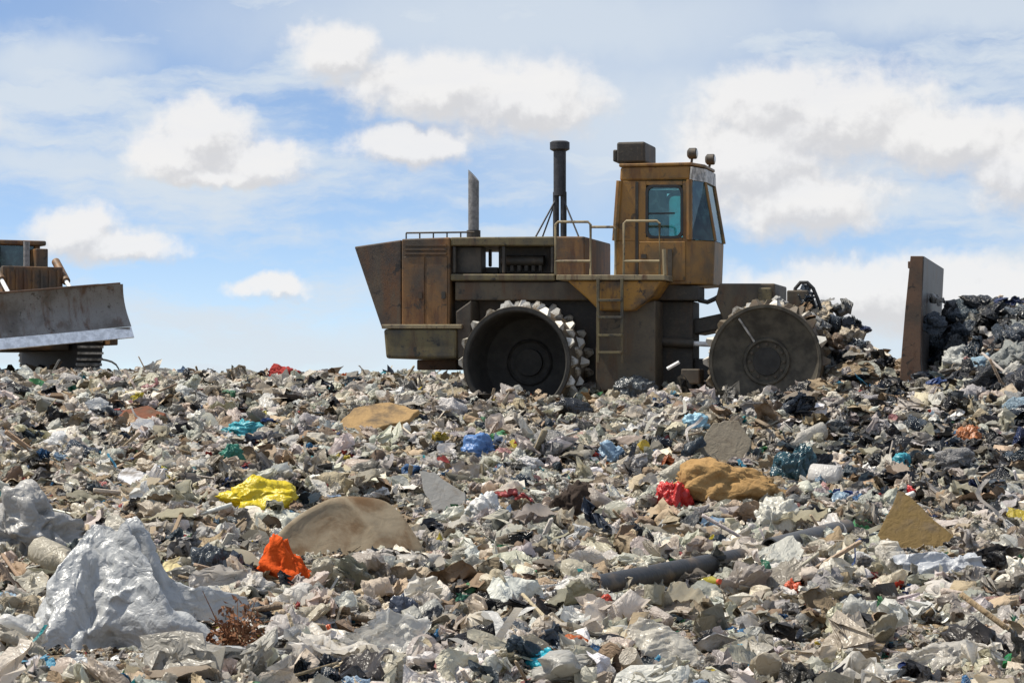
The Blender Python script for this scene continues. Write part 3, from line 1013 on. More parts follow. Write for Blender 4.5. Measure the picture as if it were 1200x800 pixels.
MB().box(bx - 3.9, bx - 3.5, yc - .25, yc + .25, cz0 + .505, cz0 + .95).build('seat', 'seat_cloth', dz, bevel=.04)
MB().box(bx - 2.95, bx - 2.55, yc + .56, yc + .80, 1.40, 2.45).build('side_cowl', 'paint_rusty', dz, bevel=.02)
MB().tube([(bx - 2.0, yc + .2, 2.0), (bx - 2.0, yc + .2, 2.55)], .06, 10).build('exhaust_stack', 'pipe_grey', dz, True)


# ------------------------------------------------------------------ crumpled shapes
def ico(sub):
    t = (1 + 5 ** .5) / 2
    v = [(-1, t, 0), (1, t, 0), (-1, -t, 0), (1, -t, 0), (0, -1, t), (0, 1, t), (0, -1, -t), (0, 1, -t), (t, 0, -1), (t, 0, 1), (-t, 0, -1), (-t, 0, 1)]
    f = [(0, 11, 5), (0, 5, 1), (0, 1, 7), (0, 7, 10), (0, 10, 11), (1, 5, 9), (5, 11, 4), (11, 10, 2), (10, 7, 6), (7, 1, 8),
         (3, 9, 4), (3, 4, 2), (3, 2, 6), (3, 6, 8), (3, 8, 9), (4, 9, 5), (2, 4, 11), (6, 2, 10), (8, 6, 7), (9, 8, 1)]
    v = [Vector(p).normalized() for p in v]
    for _ in range(sub):
        cache = {}; nf = []
        def mid(a, b):
            k = (min(a, b), max(a, b))
            if k not in cache:
                v.append(((v[a] + v[b]) / 2).normalized()); cache[k] = len(v) - 1
            return cache[k]
        for a, b, c in f:
            x, y, z = mid(a, b), mid(b, c), mid(c, a)
            nf += [(a, x, z), (b, y, x), (c, z, y), (x, y, z)]
        f = nf
    return np.array([tuple(p) for p in v]), np.array(f)


ICO = {k: ico(k) for k in (1, 2, 3, 4)}


def tri(t):
    return 4 * np.abs(t - np.floor(t + .5)) - 1


def crease(P, rng, f0=.5, octs=4, per=3, fall=.62):
    d = np.zeros(len(P)); a = 1.
    W = P + .22 * np.stack([np.sin(P @ rng.normal(size=3) * 2.2 + rng.uniform(0, 6)) for _ in range(3)], 1)
    f = f0
    for o in range(octs):
        for _ in range(per):
            n = rng.normal(size=3); n /= np.linalg.norm(n)
            d += a * tri(f * (W @ n) + rng.uniform()) / per
        W = W + .05 / f * np.stack([np.sin(W @ rng.normal(size=3) * 5 * f + rng.uniform(0, 6)) for _ in range(3)], 1)
        f *= 1.9; a *= fall
    return d / (d.std() + 1e-6)


def fold(V, rng, n_folds, ang=(60, 165), off=.55, soft=.06):
    """bend the sheet sharply about random lines, part of it turning over"""
    for _ in range(n_folds):
        c = V.mean(0)
        a = rng.uniform(0, 2 * math.pi)
        n = np.array([math.cos(a), math.sin(a), rng.normal() * .25]); n /= np.linalg.norm(n)
        ax = np.cross(n, np.array([0, 0, 1.]) + rng.normal(size=3) * .2); ax /= np.linalg.norm(ax)
        ext = ((V - c) @ n).std()
        p0 = c + n * ext * rng.uniform(-.2, 1.1) * off * 1.6
        s = (V - p0) @ n
        th = R(rng.uniform(*ang)) * (1 if rng.uniform() < .7 else -1) * np.clip(s / soft, 0, 1)
        th = -th
        # rotate about the line through p0 along ax
        q = V - p0
        ct, st = np.cos(th)[:, None], np.sin(th)[:, None]
        rot = q * ct + np.cross(ax[None], q) * st + ax[None] * (q @ ax)[:, None] * (1 - ct)
        V = np.where((s > 0)[:, None], p0 + rot, V)
    return V


def bag_mesh(seed, sub=3, amp=.30, flat=.75, tie=False, el=1.0, taper=0.):
    rng = np.random.default_rng(seed)
    P, T = ICO[sub]
    d = crease(P, rng, .55, 5, 3, .66)
    big = crease(P, rng, .35, 1, 3)
    V = P * (1 + amp * .62 * d + amp * .35 * big)[:, None]
    # sideways slip so that folds overhang
    sl = np.stack([crease(P, rng, .7, 3, 2) for _ in range(3)], 1)
    V = V + sl * amp * .22
    V[:, 2] *= flat; V[:, 0] *= el
    lo = -.42 * flat
    V[:, 2] = np.where(V[:, 2] < lo, lo + (V[:, 2] - lo) * .25, V[:, 2])
    if tie:
        k = np.exp(-((1 - P[:, 2]) / .10))
        V[:, 2] += k * .45; V[:, 0] *= 1 - .55 * k; V[:, 1] *= 1 - .55 * k
    V[:, 2] -= V[:, 2].min(); V[:, 2] /= V[:, 2].max()
    if taper:
        V[:, 0] = V[:, 0] * (1 - taper * V[:, 2]) - .18 * taper * V[:, 2]; V[:, 1] *= 1 - taper * V[:, 2] * .8
    for k in (0, 1):
        V[:, k] -= (V[:, k].max() + V[:, k].min()) / 2
        V[:, k] /= V[:, k].max()
    return V, T          # x,y in -1..1, z in 0..1


def grid(n, m):
    u, v = np.meshgrid(np.linspace(-1, 1, n), np.linspace(-1, 1, m))
    i, j = np.meshgrid(np.arange(n - 1), np.arange(m - 1))
    a = (j * n + i).ravel()
    T = np.concatenate([np.stack([a, a + 1, a + 1 + n], 1), np.stack([a, a + 1 + n, a + n], 1)])
    return u.ravel(), v.ravel(), T


def sheet_mesh(seed, n=17, amp=.3, curl=.35, ragged=.25, folds=2, round_=.75):
    rng = np.random.default_rng(seed)
    u, v, T = grid(n, n)
    x = u * np.sqrt(1 - round_ * v * v / 2); y = v * np.sqrt(1 - round_ * u * u / 2)
    th = np.arctan2(v, u)
    rr = np.maximum(np.abs(u), np.abs(v))
    rad = 1 + rr * (ragged * sum(np.sin(k * th + rng.uniform(0, 6)) / k for k in (2, 3, 5)) + .10 * ragged * rng.normal(size=len(u)) * (rr > .97))
    x = x * rad; y = y * rad
    P = np.stack([x, y, np.zeros_like(x)], 1)
    d = crease(P + .25 * rng.normal(size=3), rng, .5, 5, 3, .6)
    a1, a2 = rng.uniform(0, 6), rng.uniform(0, 6)
    z = amp * .30 * d + curl * .5 * (x * math.cos(a1) + y * math.sin(a1)) ** 2 * rng.uniform(-.6, 1)
    x = x + amp * .16 * crease(P, rng, .6, 3, 3); y = y + amp * .16 * crease(P, rng, .6, 3, 3)
    V = np.stack([x, y, z], 1)
    if folds: V = fold(V, rng, folds)
    for k in (0, 1):
        V[:, k] -= (V[:, k].max() + V[:, k].min()) / 2
    V[:, :2] /= max(V[:, 0].max(), V[:, 1].max())
    V[:, 2] -= V[:, 2].min()
    if V[:, 2].max() > 1.0: V[:, 2] *= 1.0 / V[:, 2].max()
    return V, T


# ------------------------------------------------------------------ colours (linear)
PALE = [(.70, .65, .56), (.61, .56, .47), (.77, .73, .65), (.55, .49, .39), (.65, .62, .57), (.53, .50, .45), (.71, .63, .50), (.60, .54, .43), (.80, .77, .71)]
GREY = [(.33, .31, .27), (.27, .26, .24), (.38, .35, .30), (.30, .28, .23), (.22, .21, .20)]
BROWN = [(.24, .165, .10), (.32, .23, .14), (.17, .12, .075), (.37, .28, .19), (.29, .22, .145), (.42, .33, .22)]
DARK = [(.03, .03, .032), (.04, .042, .05), (.05, .045, .04), (.025, .03, .04), (.06, .055, .05)]
SLATE = [(.05, .07, .09), (.07, .09, .11), (.045, .06, .085), (.10, .115, .13)]
VIV = [(.06, .22, .42), (.10, .35, .50), (.04, .30, .33), (.40, .05, .03), (.50, .13, .03), (.05, .20, .12), (.62, .50, .06),
       (.30, .42, .55), (.45, .10, .10), (.10, .30, .14), (.55, .30, .28), (.05, .09, .25)]


def pick_colors(n, rng, dark, brown):
    """dark, brown: arrays 0..1, share of dark plastic and of soil-brown refuse at each place"""
    out = np.zeros((n, 3)); k = rng.uniform(size=n)
    pal = [np.array(a) for a in (PALE, GREY, BROWN, DARK, SLATE, VIV)]
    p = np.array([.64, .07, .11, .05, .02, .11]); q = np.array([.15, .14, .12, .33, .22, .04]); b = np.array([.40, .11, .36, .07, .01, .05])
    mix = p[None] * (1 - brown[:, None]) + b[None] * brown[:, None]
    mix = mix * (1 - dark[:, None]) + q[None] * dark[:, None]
    sel = (k[:, None] > np.cumsum(mix, 1)).sum(1).clip(0, 5)
    for i, a in enumerate(pal):
        m = sel == i
        out[m] = a[rng.integers(0, len(a), m.sum())]
    out *= rng.uniform(.75, 1.2, (n, 1)) * rng.uniform(.95, 1.05, (n, 3))
    return out.clip(0.01, .85), sel


def brownness(x, y):
    return np.clip(.24 + 1.5 * vnoise(x / 1.7, y / 2.2, 31) + .8 * vnoise(x / .6, y / .7, 32) + np.interp(y, [14, 32], [-.12, .22]), 0, 1)


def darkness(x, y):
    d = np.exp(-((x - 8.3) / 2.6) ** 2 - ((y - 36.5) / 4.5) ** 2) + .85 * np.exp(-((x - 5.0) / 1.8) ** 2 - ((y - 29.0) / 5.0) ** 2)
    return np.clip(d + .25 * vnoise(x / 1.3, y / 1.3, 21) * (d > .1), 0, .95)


# ------------------------------------------------------------------ loose litter (nobody could count it)
def litter_sites(rng):
    out = []
    for y0, y1, dens, med, fine in ((8.5, 13, 112, .112, 400), (13, 17, 108, .112, 380), (17, 22, 95, .110, 280), (22, 28, 84, .105, 180), (28, 34, 70, .11, 110), (34, 41, 46, .12, 50), (41, 51, 30, .13, 26)):
        hw = .208 * y1 * 1.2 + .8
        for dn, md, sg in ((dens, med, .40), (fine, med * .36, .40)):
            n = int((y1 - y0) * 2 * hw * dn)
            x = rng.uniform(-hw, hw, n); y = rng.uniform(y0, y1, n)
            s = md * np.exp(rng.normal(0, sg, n).clip(-1, .72))
            out.append(np.stack([x, y, s], 1))
    S = np.concatenate(out)
    keep = np.ones(len(S), bool)
    for X, Y in WHEELS:          # nothing inside the wheels
        wx, wy = to_world(X, Y)
        lx = (S[:, 0] - wx) * CY_ + (S[:, 1] - wy) * SY_; ly = -(S[:, 0] - wx) * SY_ + (S[:, 1] - wy) * CY_
        keep &= ~((np.abs(lx) < .8) & (np.abs(ly) < .66))
    return S[keep]


def litter_protos():
    P = []      # V, T, tilt, weight, lift, drab
    for i in range(10):
        V, T = sheet_mesh(100 + i, 17, .55, .5, .3, 1 + i % 3); V = V - V.mean(0); P.append((V, T, .4, .9, .35, False))
    for i in range(8):
        V, T = sheet_mesh(640 + i, 19, .7, .3, .3, 4 + i % 3); V = V - V.mean(0); V = V * [1, 1, 1.2]; P.append((V, T, .6, 1.1, .35, False))
    for i in range(6):
        V, T = sheet_mesh(140 + i, 17, .40, .3, .3, 1); V = V - V.mean(0); V = V * [1.35, 1.1, .7]; P.append((V, T, .28, .8, .35, False))
    for i in range(10):
        V, T = bag_mesh(200 + i, 3, .42, .8); V = V - [0, 0, .45]; V = V * [1.0, .75, .85]; P.append((V, T, .4, .9, .3, False))
    bx_ = np.array([(x, y, z) for x in (-1, 1) for y in (-1, 1) for z in (-1, 1)], float)
    bt = np.array([(0, 1, 3), (0, 3, 2), (4, 6, 7), (4, 7, 5), (0, 4, 5), (0, 5, 1), (2, 3, 7), (2, 7, 6), (0, 2, 6), (0, 6, 4), (1, 5, 7), (1, 7, 3)])
    for dims, w in (((.8, .6, .04), .15), ((.45, .34, .2), .12), ((2.2, .09, .07), .22), ((1.6, .16, .05), .2), ((2.0, .05, .05), .2)):
        r2 = np.random.default_rng(int(dims[0] * 100))
        V = bx_ * np.array(dims) + r2.normal(0, .05, (8, 3)) * min(1, dims[1] * 3); P.append((V, bt, .4, w, .3, True))
    for i in range(6):
        V, T = sheet_mesh(340 + i, 13, .42, .4, .3, 1 + i % 2, .5); V = V - V.mean(0); P.append((V, T, .5, .45, .3, True))
    for i in range(3):           # clods
        V, T = bag_mesh(360 + i, 2, .34, .8); V = (V - [0, 0, .45]) * [.7, .6, .6]; P.append((V, T, .5, 1.0, .2, True))
    for i in range(4):           # curled strips
        t = np.linspace(-1.8, 1.8, 13)
        cx = np.stack([t, .5 * np.sin(t * 2 + i), .35 * np.cos(t * 2.7 + 2 * i)], 1)
        V = np.concatenate([cx + [0, -.13, 0], cx + [0, .13, .08]])
        T = np.concatenate([[(k, k + 1, k + 14), (k, k + 14, k + 13)] for k in range(12)])
        P.append((V, T, .5, .2, .4, False))
    a = np.linspace(0, 2 * math.pi, 10, endpoint=False)
    for pr in (((.0, -1.3), (.42, -1.3), (.42, .5), (.16, .95), (.16, 1.2), (0, 1.2)), ((0, -.7), (.40, -.7), (.45, -.64), (.45, .64), (.40, .7), (0, .7)), ((0, 0), (.26, .01), (.32, .5), (.30, .5), (.24, .03), (0, .025))):
        V = np.concatenate([np.stack([np.full(10, z), r * np.cos(a), r * np.sin(a)], 1) for r, z in pr])
        T = []
        for j in range(len(pr) - 1):
            for k in range(10):
                l = (k + 1) % 10
                T += [(j * 10 + k, j * 10 + l, j * 10 + 10 + l), (j * 10 + k, j * 10 + 10 + l, j * 10 + 10 + k)]
        P.append((V, np.array(T), .4, .2, .4, False))
    return P


def scatter_tree(coll):
    ng = bpy.data.node_groups.new('scatter', 'GeometryNodeTree')
    ng.interface.new_socket('Geometry', in_out='INPUT', socket_type='NodeSocketGeometry')
    ng.interface.new_socket('Geometry', in_out='OUTPUT', socket_type='NodeSocketGeometry')
    N = ng.nodes.new; L = ng.links.new
    gi, go = N('NodeGroupInput'), N('NodeGroupOutput')
    ip = N('GeometryNodeInstanceOnPoints'); ci = N('GeometryNodeCollectionInfo')
    ci.inputs['Collection'].default_value = coll
    ci.inputs['Separate Children'].default_value = True; ci.inputs['Reset Children'].default_value = True
    def attr(name, typ):
        n = N('GeometryNodeInputNamedAttribute'); n.data_type = typ; n.inputs['Name'].default_value = name
        return n.outputs['Attribute']
    L(gi.outputs[0], ip.inputs['Points']); L(ci.outputs[0], ip.inputs['Instance'])
    ip.inputs['Pick Instance'].default_value = True
    L(attr('idx', 'INT'), ip.inputs['Instance Index'])
    L(attr('rot', 'FLOAT_VECTOR'), ip.inputs['Rotation'])
    L(attr('scl', 'FLOAT_VECTOR'), ip.inputs['Scale'])
    L(ip.outputs[0], go.inputs[0])
    return ng


def build_litter():
    rng = np.random.default_rng(5)
    S = litter_sites(rng)
    # the large single pieces lie on top: hardly any bigger scrap covers them
    zz = height(S[:, 0], S[:, 1])
    d = S[:, 1] * math.cos(PITCH) + (zz - CAMZ) * math.sin(PITCH)
    PX = 600 + F * S[:, 0] / d; PY = 400 - F * ((zz - CAMZ) * math.cos(PITCH) - S[:, 1] * math.sin(PITCH)) / d
    keep = np.ones(len(S), bool)
    for hx, hy, rx, ry in HEROES:
        near_ = ((PX - hx) / (rx * .9)) ** 2 + ((PY - hy - .2 * ry) / (ry * 1.0)) ** 2 < 1
        keep &= ~(near_ & (S[:, 2] > .06))
    S = S[keep]
    n = len(S)
    dk = darkness(S[:, 0], S[:, 1])
    C, sel = pick_colors(n, rng, dk, brownness(S[:, 0], S[:, 1]))
    S[:, 2] = np.where(sel == 5, S[:, 2] * .68, S[:, 2])
    zg = height(S[:, 0], S[:, 1])
    protos = litter_protos()
    for drab, name, mat, label in ((False, 'plastic_litter', 'litter_plastic', 'countless small scraps of film, bags and bottles strewn over the slope'),
                                   (True, 'paper_and_wood_litter', 'litter_drab', 'countless small scraps of card, wood and dirty paper strewn over the slope')):
        ps = [p for p in protos if p[5] == drab]
        coll = bpy.data.collections.new(name + '_shapes')
        for k, p in enumerate(ps):
            me = np_mesh('scrap', p[0], p[1], len(p[1]) > 40)
            if len(p[1]) > 40: me.set_sharp_from_angle(angle=R(75))
            me.materials.append(M[mat])
            coll.objects.link(bpy.data.objects.new('scrap_%02d' % k, me))
        m = np.nonzero((sel == 2) | ((sel < 2) & (np.arange(n) % 6 == 0)) if drab else ~((sel == 2) | ((sel < 2) & (np.arange(n) % 6 == 0))))[0]
        w = np.array([p[3] for p in ps]); w /= w.sum()
        which = rng.choice(len(ps), len(m), p=w)
        tilt = np.array([p[2] for p in ps])[which]; lift = np.array([p[4] for p in ps])[which]
        s = S[m, 2]
        pos = np.stack([S[m, 0], S[m, 1], zg[m] + s * lift * rng.uniform(0., 1.3, len(m))], 1)
        me = bpy.data.meshes.new(name)
        me.vertices.add(len(m)); me.vertices.foreach_set('co', pos.astype(np.float32).ravel())
        rot = np.stack([rng.normal(0, 1, len(m)) * tilt, rng.normal(0, 1, len(m)) * tilt, rng.uniform(0, 6.283, len(m))], 1)
        scl = s[:, None] * rng.uniform(.7, 1.3, (len(m), 3))
        for an, typ, dom, key, data in (('idx', 'INT', 'POINT', 'value', which.astype(np.int32)), ('rot', 'FLOAT_VECTOR', 'POINT', 'vector', rot.astype(np.float32).ravel()),
                                        ('scl', 'FLOAT_VECTOR', 'POINT', 'vector', scl.astype(np.float32).ravel()),
                                        ('Col', 'FLOAT_COLOR', 'POINT', 'color', np.concatenate([C[m], np.ones((len(m), 1))], 1).astype(np.float32).ravel())):
            at_ = me.attributes.new(an, typ, dom); at_.data.foreach_set(key, data)
        me.update()
        o = link(name, me)
        md = o.modifiers.new('scatter', 'NODES'); md.node_group = scatter_tree(coll)
        tag(o, label, 'litter', kind='stuff')




# ------------------------------------------------------------------ single pieces of refuse
LAND = []        # landmarks for describing: (px, py, phrase)
TAKEN = []       # (px, py, rx, ry)


def place(px, py_bottom, wpx, hpx):
    """ground point under a piece whose lower edge is at (px, py_bottom), with its size in metres"""
    g = ground_at(px, py_bottom - min(6, hpx * .15))
    k = g.y / F
    return g, wpx * k, hpx * k


def raw(name, V, T, mat, color, loc, rot=(0, 0, 0), smooth=True, parent=None, sharp=None):
    me = np_mesh(name, V, T, smooth)
    if sharp: me.set_sharp_from_angle(angle=R(sharp))
    me.materials.append(M[mat])
    o = link(name, me, parent, loc=loc)
    o.rotation_euler = rot
    o.color = (*color, 1)
    return o


def hero_bag(name, label, cat, box, color, seed, mat='plastic', depth=.8, amp=.3, sub=4, tie=False, sink=.18, phrase=None, rz=0., rx=0., taper=0.):
    x0, y0, x1, y1 = box
    px = (x0 + x1) / 2
    g, w, h = place(px, y1, x1 - x0, y1 - y0)
    V, T = bag_mesh(seed, sub, amp, tie=tie, taper=taper)
    hz_ = max(h * .95, w * .3) * (1 + sink)
    V = V * np.array([w / 2, w / 2 * depth, hz_])
    o = raw(name, V, T, mat, color, (g.x, g.y + w / 2 * depth * .6, g.z - sink * hz_), (rx, 0, rz))
    tag(o, label, cat)
    TAKEN.append((px, (y0 + y1) / 2, (x1 - x0) / 2, (y1 - y0) / 2))
    if phrase: LAND.append((px, (y0 + y1) / 2, phrase))
    return o


def hero_sheet(name, label, cat, box, color, seed, mat='plastic', tilt=35, amp=.3, n=33, phrase=None, rz=0., yaw=0., fit=0.):
    x0, y0, x1, y1 = box
    px = (x0 + x1) / 2
    g, w, h = place(px, y1, x1 - x0, y1 - y0)
    V, T = sheet_mesh(seed, n, amp * 1.3, .3, folds=1)
    dep = h / max(.25, math.sin(R(tilt)) + .12)
    V = V * np.array([w / 2, dep / 2, w * .36])
    c, s = math.cos(R(tilt)), math.sin(R(tilt))
    Y = V[:, 1] * c - V[:, 2] * s; Z = V[:, 1] * s + V[:, 2] * c
    V[:, 1] = Y - Y.min(); V[:, 2] = Z - Z.min()
    if fit:
        V[:, 2] *= h * fit / V[:, 2].max(); V[:, 0] *= w / (V[:, 0].max() - V[:, 0].min())
        V[:, 1] *= min(1, w * .8 / V[:, 1].max())
    o = raw(name, V, T, mat, color, (g.x, g.y - .02, g.z - .04), (0, 0, yaw))
    tag(o, label, cat)
    TAKEN.append((px, (y0 + y1) / 2, (x1 - x0) / 2, (y1 - y0) / 2))
    if phrase: LAND.append((px, (y0 + y1) / 2, phrase))
    return o


def hero_board(name, label, cat, outline, color, thick=.03, mat='card', lean=.25, phrase=None, bend=.0):
    """an upright or leaning slab: outline in pixels, standing at its lower edge"""
    xs = [p[0] for p in outline]; ys = [p[1] for p in outline]
    px = (min(xs) + max(xs)) / 2
    g = ground_at(px, max(ys) - 4)
    k = g.y / F
    zb = g.z - .05
    rj = random.Random(int(px))
    fine = []
    for (xa, ya), (xb, yb) in zip(outline, outline[1:] + outline[:1]):
        for t in (0, .27, .5, .76):
            j = 0 if t == 0 else 1.6
            fine.append((xa + (xb - xa) * t + rj.uniform(-j, j), ya + (yb - ya) * t + rj.uniform(-j, j)))
    outline = fine
    ys = [p[1] for p in outline]
    pts = []
    for x, y in outline:
        up = (max(ys) - y) * k
        pts.append(((x - px) * k, up * lean, up))
    b = MB()
    n = len(pts)
    b.v += [p for p in pts] + [(p[0] + .01, p[1] + thick, p[2] - thick * lean) for p in pts]
    b.f += [tuple(range(n)), tuple(range(2 * n - 1, n - 1, -1))] + [(i, i + n, (i + 1) % n + n, (i + 1) % n) for i in range(n)]
    o = b.build(name, mat, None, bevel=min(.012, thick * .3), loc=(g.x, g.y, zb))
    o.color = (*color, 1)
    tag(o, label, cat)
    TAKEN.append((px, sum(ys) / n, (max(xs) - min(xs)) / 2, (max(ys) - min(ys)) / 2))
    if phrase: LAND.append((px, sum(ys) / n, phrase))
    return o


# --- landmark pieces of the photograph
hero_bag('plastic_sack', 'bright yellow plastic sack lying crumpled left of the beige arched cushion', 'sack', (250, 560, 347, 608), (.75, .58, .02), 31, phrase='the bright yellow sack', depth=.7, amp=.24, sink=.1)
hero_bag('mesh_sack', 'vivid orange red mesh sack slumped in front of the beige arched cushion', 'sack', (290, 627, 371, 693), (.66, .09, .012), 52, mat='cloth', phrase='the orange red mesh sack', depth=.6, amp=.34, taper=.55, sink=.12)


def seat_cushion():
    # thick upholstered cushion leaning back, its arched face to the camera and a lit flank on the right
    g = ground_at(400, 652)
    k = g.y / F
    arch = [(326, 652), (327, 634), (338, 618), (356, 602), (378, 589), (398, 580), (414, 579), (428, 585), (444, 602), (458, 622), (470, 640), (474, 652)]
    face = [((x - 405) * k, (656 - y) * k) for x, y in arch]
    cx, cz = 0., .12
    b = MB(); n = len(face)
    rows = []
    for dx, dy, sc in ((.0, .05, .5), (0, .03, .78), (0, .0, .90), (.0, .01, .97), (.03, .05, 1.0), (.22, .12, .97), (.29, .15, .93), (.31, .18, .82), (.31, .2, .4)):
        rows.append([((x - cx) * sc + cx + dx, dy + (z * sc) * .55, (z - cz * .2) * sc + cz * .2 * sc) for x, z in face])
    for r in rows: b.v += r
    for j in range(len(rows) - 1):
        for i in range(n):
            l = (i + 1) % n
            b.f.append((j * n + i, j * n + l, (j + 1) * n + l, (j + 1) * n + i))
    b.f.append(tuple(range(n))); b.f.append(tuple((len(rows) - 1) * n + i for i in range(n)))
    o = b.build('seat_cushion', 'upholstery', None, True, loc=(g.x - .06, g.y, g.z - .05))
    u = o.modifiers.new('sub', 'SUBSURF'); u.levels = 1; u.render_levels = 2
    o.color = (.27, .22, .15, 1)
    tag(o, 'stained beige arched cushion leaning back beside the orange red mesh sack', 'cushion')
    LAND.append((410, 615, 'the beige arched cushion')); TAKEN.append((412, 615, 92, 38))


seat_cushion()




def tall_film():
    """heavy film caught up at one point and hanging from it in sharp folds"""
    g = ground_at(118, 752); k = g.y / F
    H = 128 * k
    rng = np.random.default_rng(41)
    nt_, nr = 220, 60
    th = np.linspace(0, 2 * math.pi, nt_, endpoint=False); t = np.linspace(0.015, 1, nr)
    TH, TT = np.meshgrid(th, t)
    wob = TH + .35 * np.sin(TH * 2 + 1.1) + .22 * np.sin(TH * 3 + .4) + .10 * np.sin(TT * 5 + 2 * TH)
    f1 = np.arcsin(.985 * np.sin(wob * 5 + .8 * np.sin(TT * 4))) / 1.4; f2 = np.arcsin(.96 * np.sin(wob * 13 + 1.7 + 2.4 * TT)) / 1.29
    c, sn = np.cos(TH), np.sin(TH)
    rx = np.where(c > 0, .70, .42); ry = np.where(sn > 0, .42, .50)
    rad = (TT ** .9) * (1 + .40 * f1 * (.30 + TT * .70) + .12 * f2 * TT)
    X = rad * rx * c; Y = rad * ry * sn
    Z = H * (1 - TT) ** 1.05 + .13 * f1 * TT * (1 - TT) * 2 + .03 * f2 * TT * (1 - TT) + .025 * np.sin(TH * 4 + TT * 9) * TT
    X = X + .22 * (1 - TT) * -.25 + .03 * np.sin(TT * 8 + TH * 2) * TT
    # a second, lower summit where the film has bunched up
    Z = Z + .17 * np.exp(-((X - .22) / .14) ** 2 - ((Y + .05) / .2) ** 2)
    P = np.stack([X.ravel(), Y.ravel(), Z.ravel()], 1)
    d = crease(P * 2.6, rng, .8, 5, 3, .66)
    P = P + np.stack([crease(P * 2.6, rng, .9, 4, 2) * .013, crease(P * 2.6, rng, .9, 4, 2) * .013, d * .016], 1)
    gz = height(g.x + P[:, 0], g.y + P[:, 1]) - g.z
    P[:, 2] += np.clip(TT.ravel(), 0, 1) * gz + .03 - .09 * np.clip((TT.ravel() - .9) / .1, 0, 1)
    T = []
    for j in range(nr - 1):
        a = j * nt_ + np.arange(nt_); b = j * nt_ + (np.arange(nt_) + 1) % nt_
        T += [np.stack([a, b, b + nt_], 1), np.stack([a, b + nt_, a + nt_], 1)]
    T = np.concatenate(T + [np.stack([np.zeros(nt_ - 2, int), np.arange(2, nt_), np.arange(1, nt_ - 1)], 1)])
    o = raw('plastic_film', P, T, 'silver_film', (.50, .51, .51), tuple(g), sharp=50)
    tag(o, 'large heavy silver grey plastic film hanging in tall folds at the lower left', 'plastic film')
    LAND.append((130, 700, 'the large grey film')); TAKEN.append((125, 712, 95, 70))


tall_film()
hero_sheet('plastic_film', 'silver grey film trailing right from the foot of the large heaped film', 'plastic film', (150, 728, 350, 802), (.52, .525, .52), 706, tilt=45, amp=.45, n=70, fit=.75)
hero_bag('woven_sack', 'bulging pale grey woven sack at the left edge above the large film', 'sack', (-40, 560, 112, 655), (.42, .41, .39), 64, mat='plastic', phrase='the bulging grey sack', amp=.36, depth=.7)


def pipe(name, label, a, b, rpx, color=(.03, .03, .031), lift=.0, phrase=None):
    ga = ground_at(*a); gb = ground_at(*b)
    k = (ga.y + gb.y) / 2 / F
    r = rpx * k
    za = ga.z + r * .6 + lift; zb = gb.z + r * .6 + lift
    pa = Vector((ga.x, ga.y, za)); pb = Vector((gb.x, gb.y, zb))
    mid = (pa + pb) / 2
    b_ = MB()
    d = (pb - pa)
    side = d.cross(Vector((0, 0, 1))).normalized(); upv = side.cross(d).normalized()
    seg = 20; rings = []
    for t, rr in ((0, r), (1, r), (1, r * .82), (0, r * .82)):
        p = pa + d * t - mid
        rings.append([p + side * (rr * math.cos(2 * math.pi * i / seg)) + upv * (rr * math.sin(2 * math.pi * i / seg)) for i in range(seg)])
    for rg in rings: b_.v += [tuple(p) for p in rg]
    for j in range(4):
        for i in range(seg):
            l = (i + 1) % seg; j2 = (j + 1) % 4
            b_.f.append((j * seg + i, j * seg + l, j2 * seg + l, j2 * seg + i))
    o = b_.build(name, 'hard_plastic', None, True, loc=mid)
    o.color = (*color, 1)
    tag(o, label, 'pipe')
    px, py = to_px(mid)
    TAKEN.append((px, py, abs(b[0] - a[0]) / 2, rpx))
    if phrase: LAND.append((px, py, phrase))


pipe('drain_pipe', 'thick black pipe lying across the refuse at the centre right', (682, 700), (868, 662), 12.5, phrase='the thick black pipe')
pipe('drain_pipe', 'thinner dark grey pipe length left of the brown triangular board', (902, 662), (992, 638), 10, color=(.07, .068, .065), lift=.09, phrase='the dark grey pipe')
hero_board('fibre_board', 'brown triangular sheet of fibreboard leaning upright near the dark bags', 'board', [(1020, 640), (1062, 574), (1075, 580), (1126, 632), (1100, 650), (1060, 652)], (.17, .115, .045), .03, lean=.8, phrase='the brown triangular board')
hero_board('fibre_board', 'grey brown slanted board standing behind the tan foam slab', 'board', [(806, 542), (838, 496), (868, 494), (882, 516), (876, 546)], (.22, .19, .145), .04, lean=.5, phrase='the grey brown slanted board')
hero_bag('foam_slab', 'long tan orange foam slab with stained sides', 'foam slab', (775, 540, 930, 592), (.36, .22, .09), 83, mat='cloth', amp=.2, depth=.5, phrase='the tan foam slab', sink=.1)
hero_bag('plastic_bag', 'bright red plastic bag at the left end of the tan foam slab', 'bag', (768, 566, 815, 600), (.55, .025, .02), 41, phrase='the bright red bag')
hero_bag('refuse_sack', 'dark brown black lumpy sack left of the bright red bag', 'sack', (643, 564, 706, 614), (.045, .032, .025), 42, mat='cloth', phrase='the dark brown lumpy sack', amp=.22)
hero_board('cardboard_sheet', 'tan cardboard sheet lying slanted on the upper slope, left of the blue and white bag', 'cardboard', [(390, 505), (412, 478), (455, 471), (490, 480), (478, 492), (440, 502), (415, 512)], (.40, .26, .12), .05, lean=1.2, phrase='the tan cardboard sheet')
hero_bag('plastic_bag', 'blue and white striped bag puffed up on the upper slope', 'bag', (538, 509, 590, 538), (.10, .22, .48), 43, phrase='the blue bag')
hero_bag('plastic_bag', 'bright white puffed bag right of the grey angular panel', 'bag', (536, 578, 602, 618), (.74, .73, .70), 44, phrase='the white puffed bag')
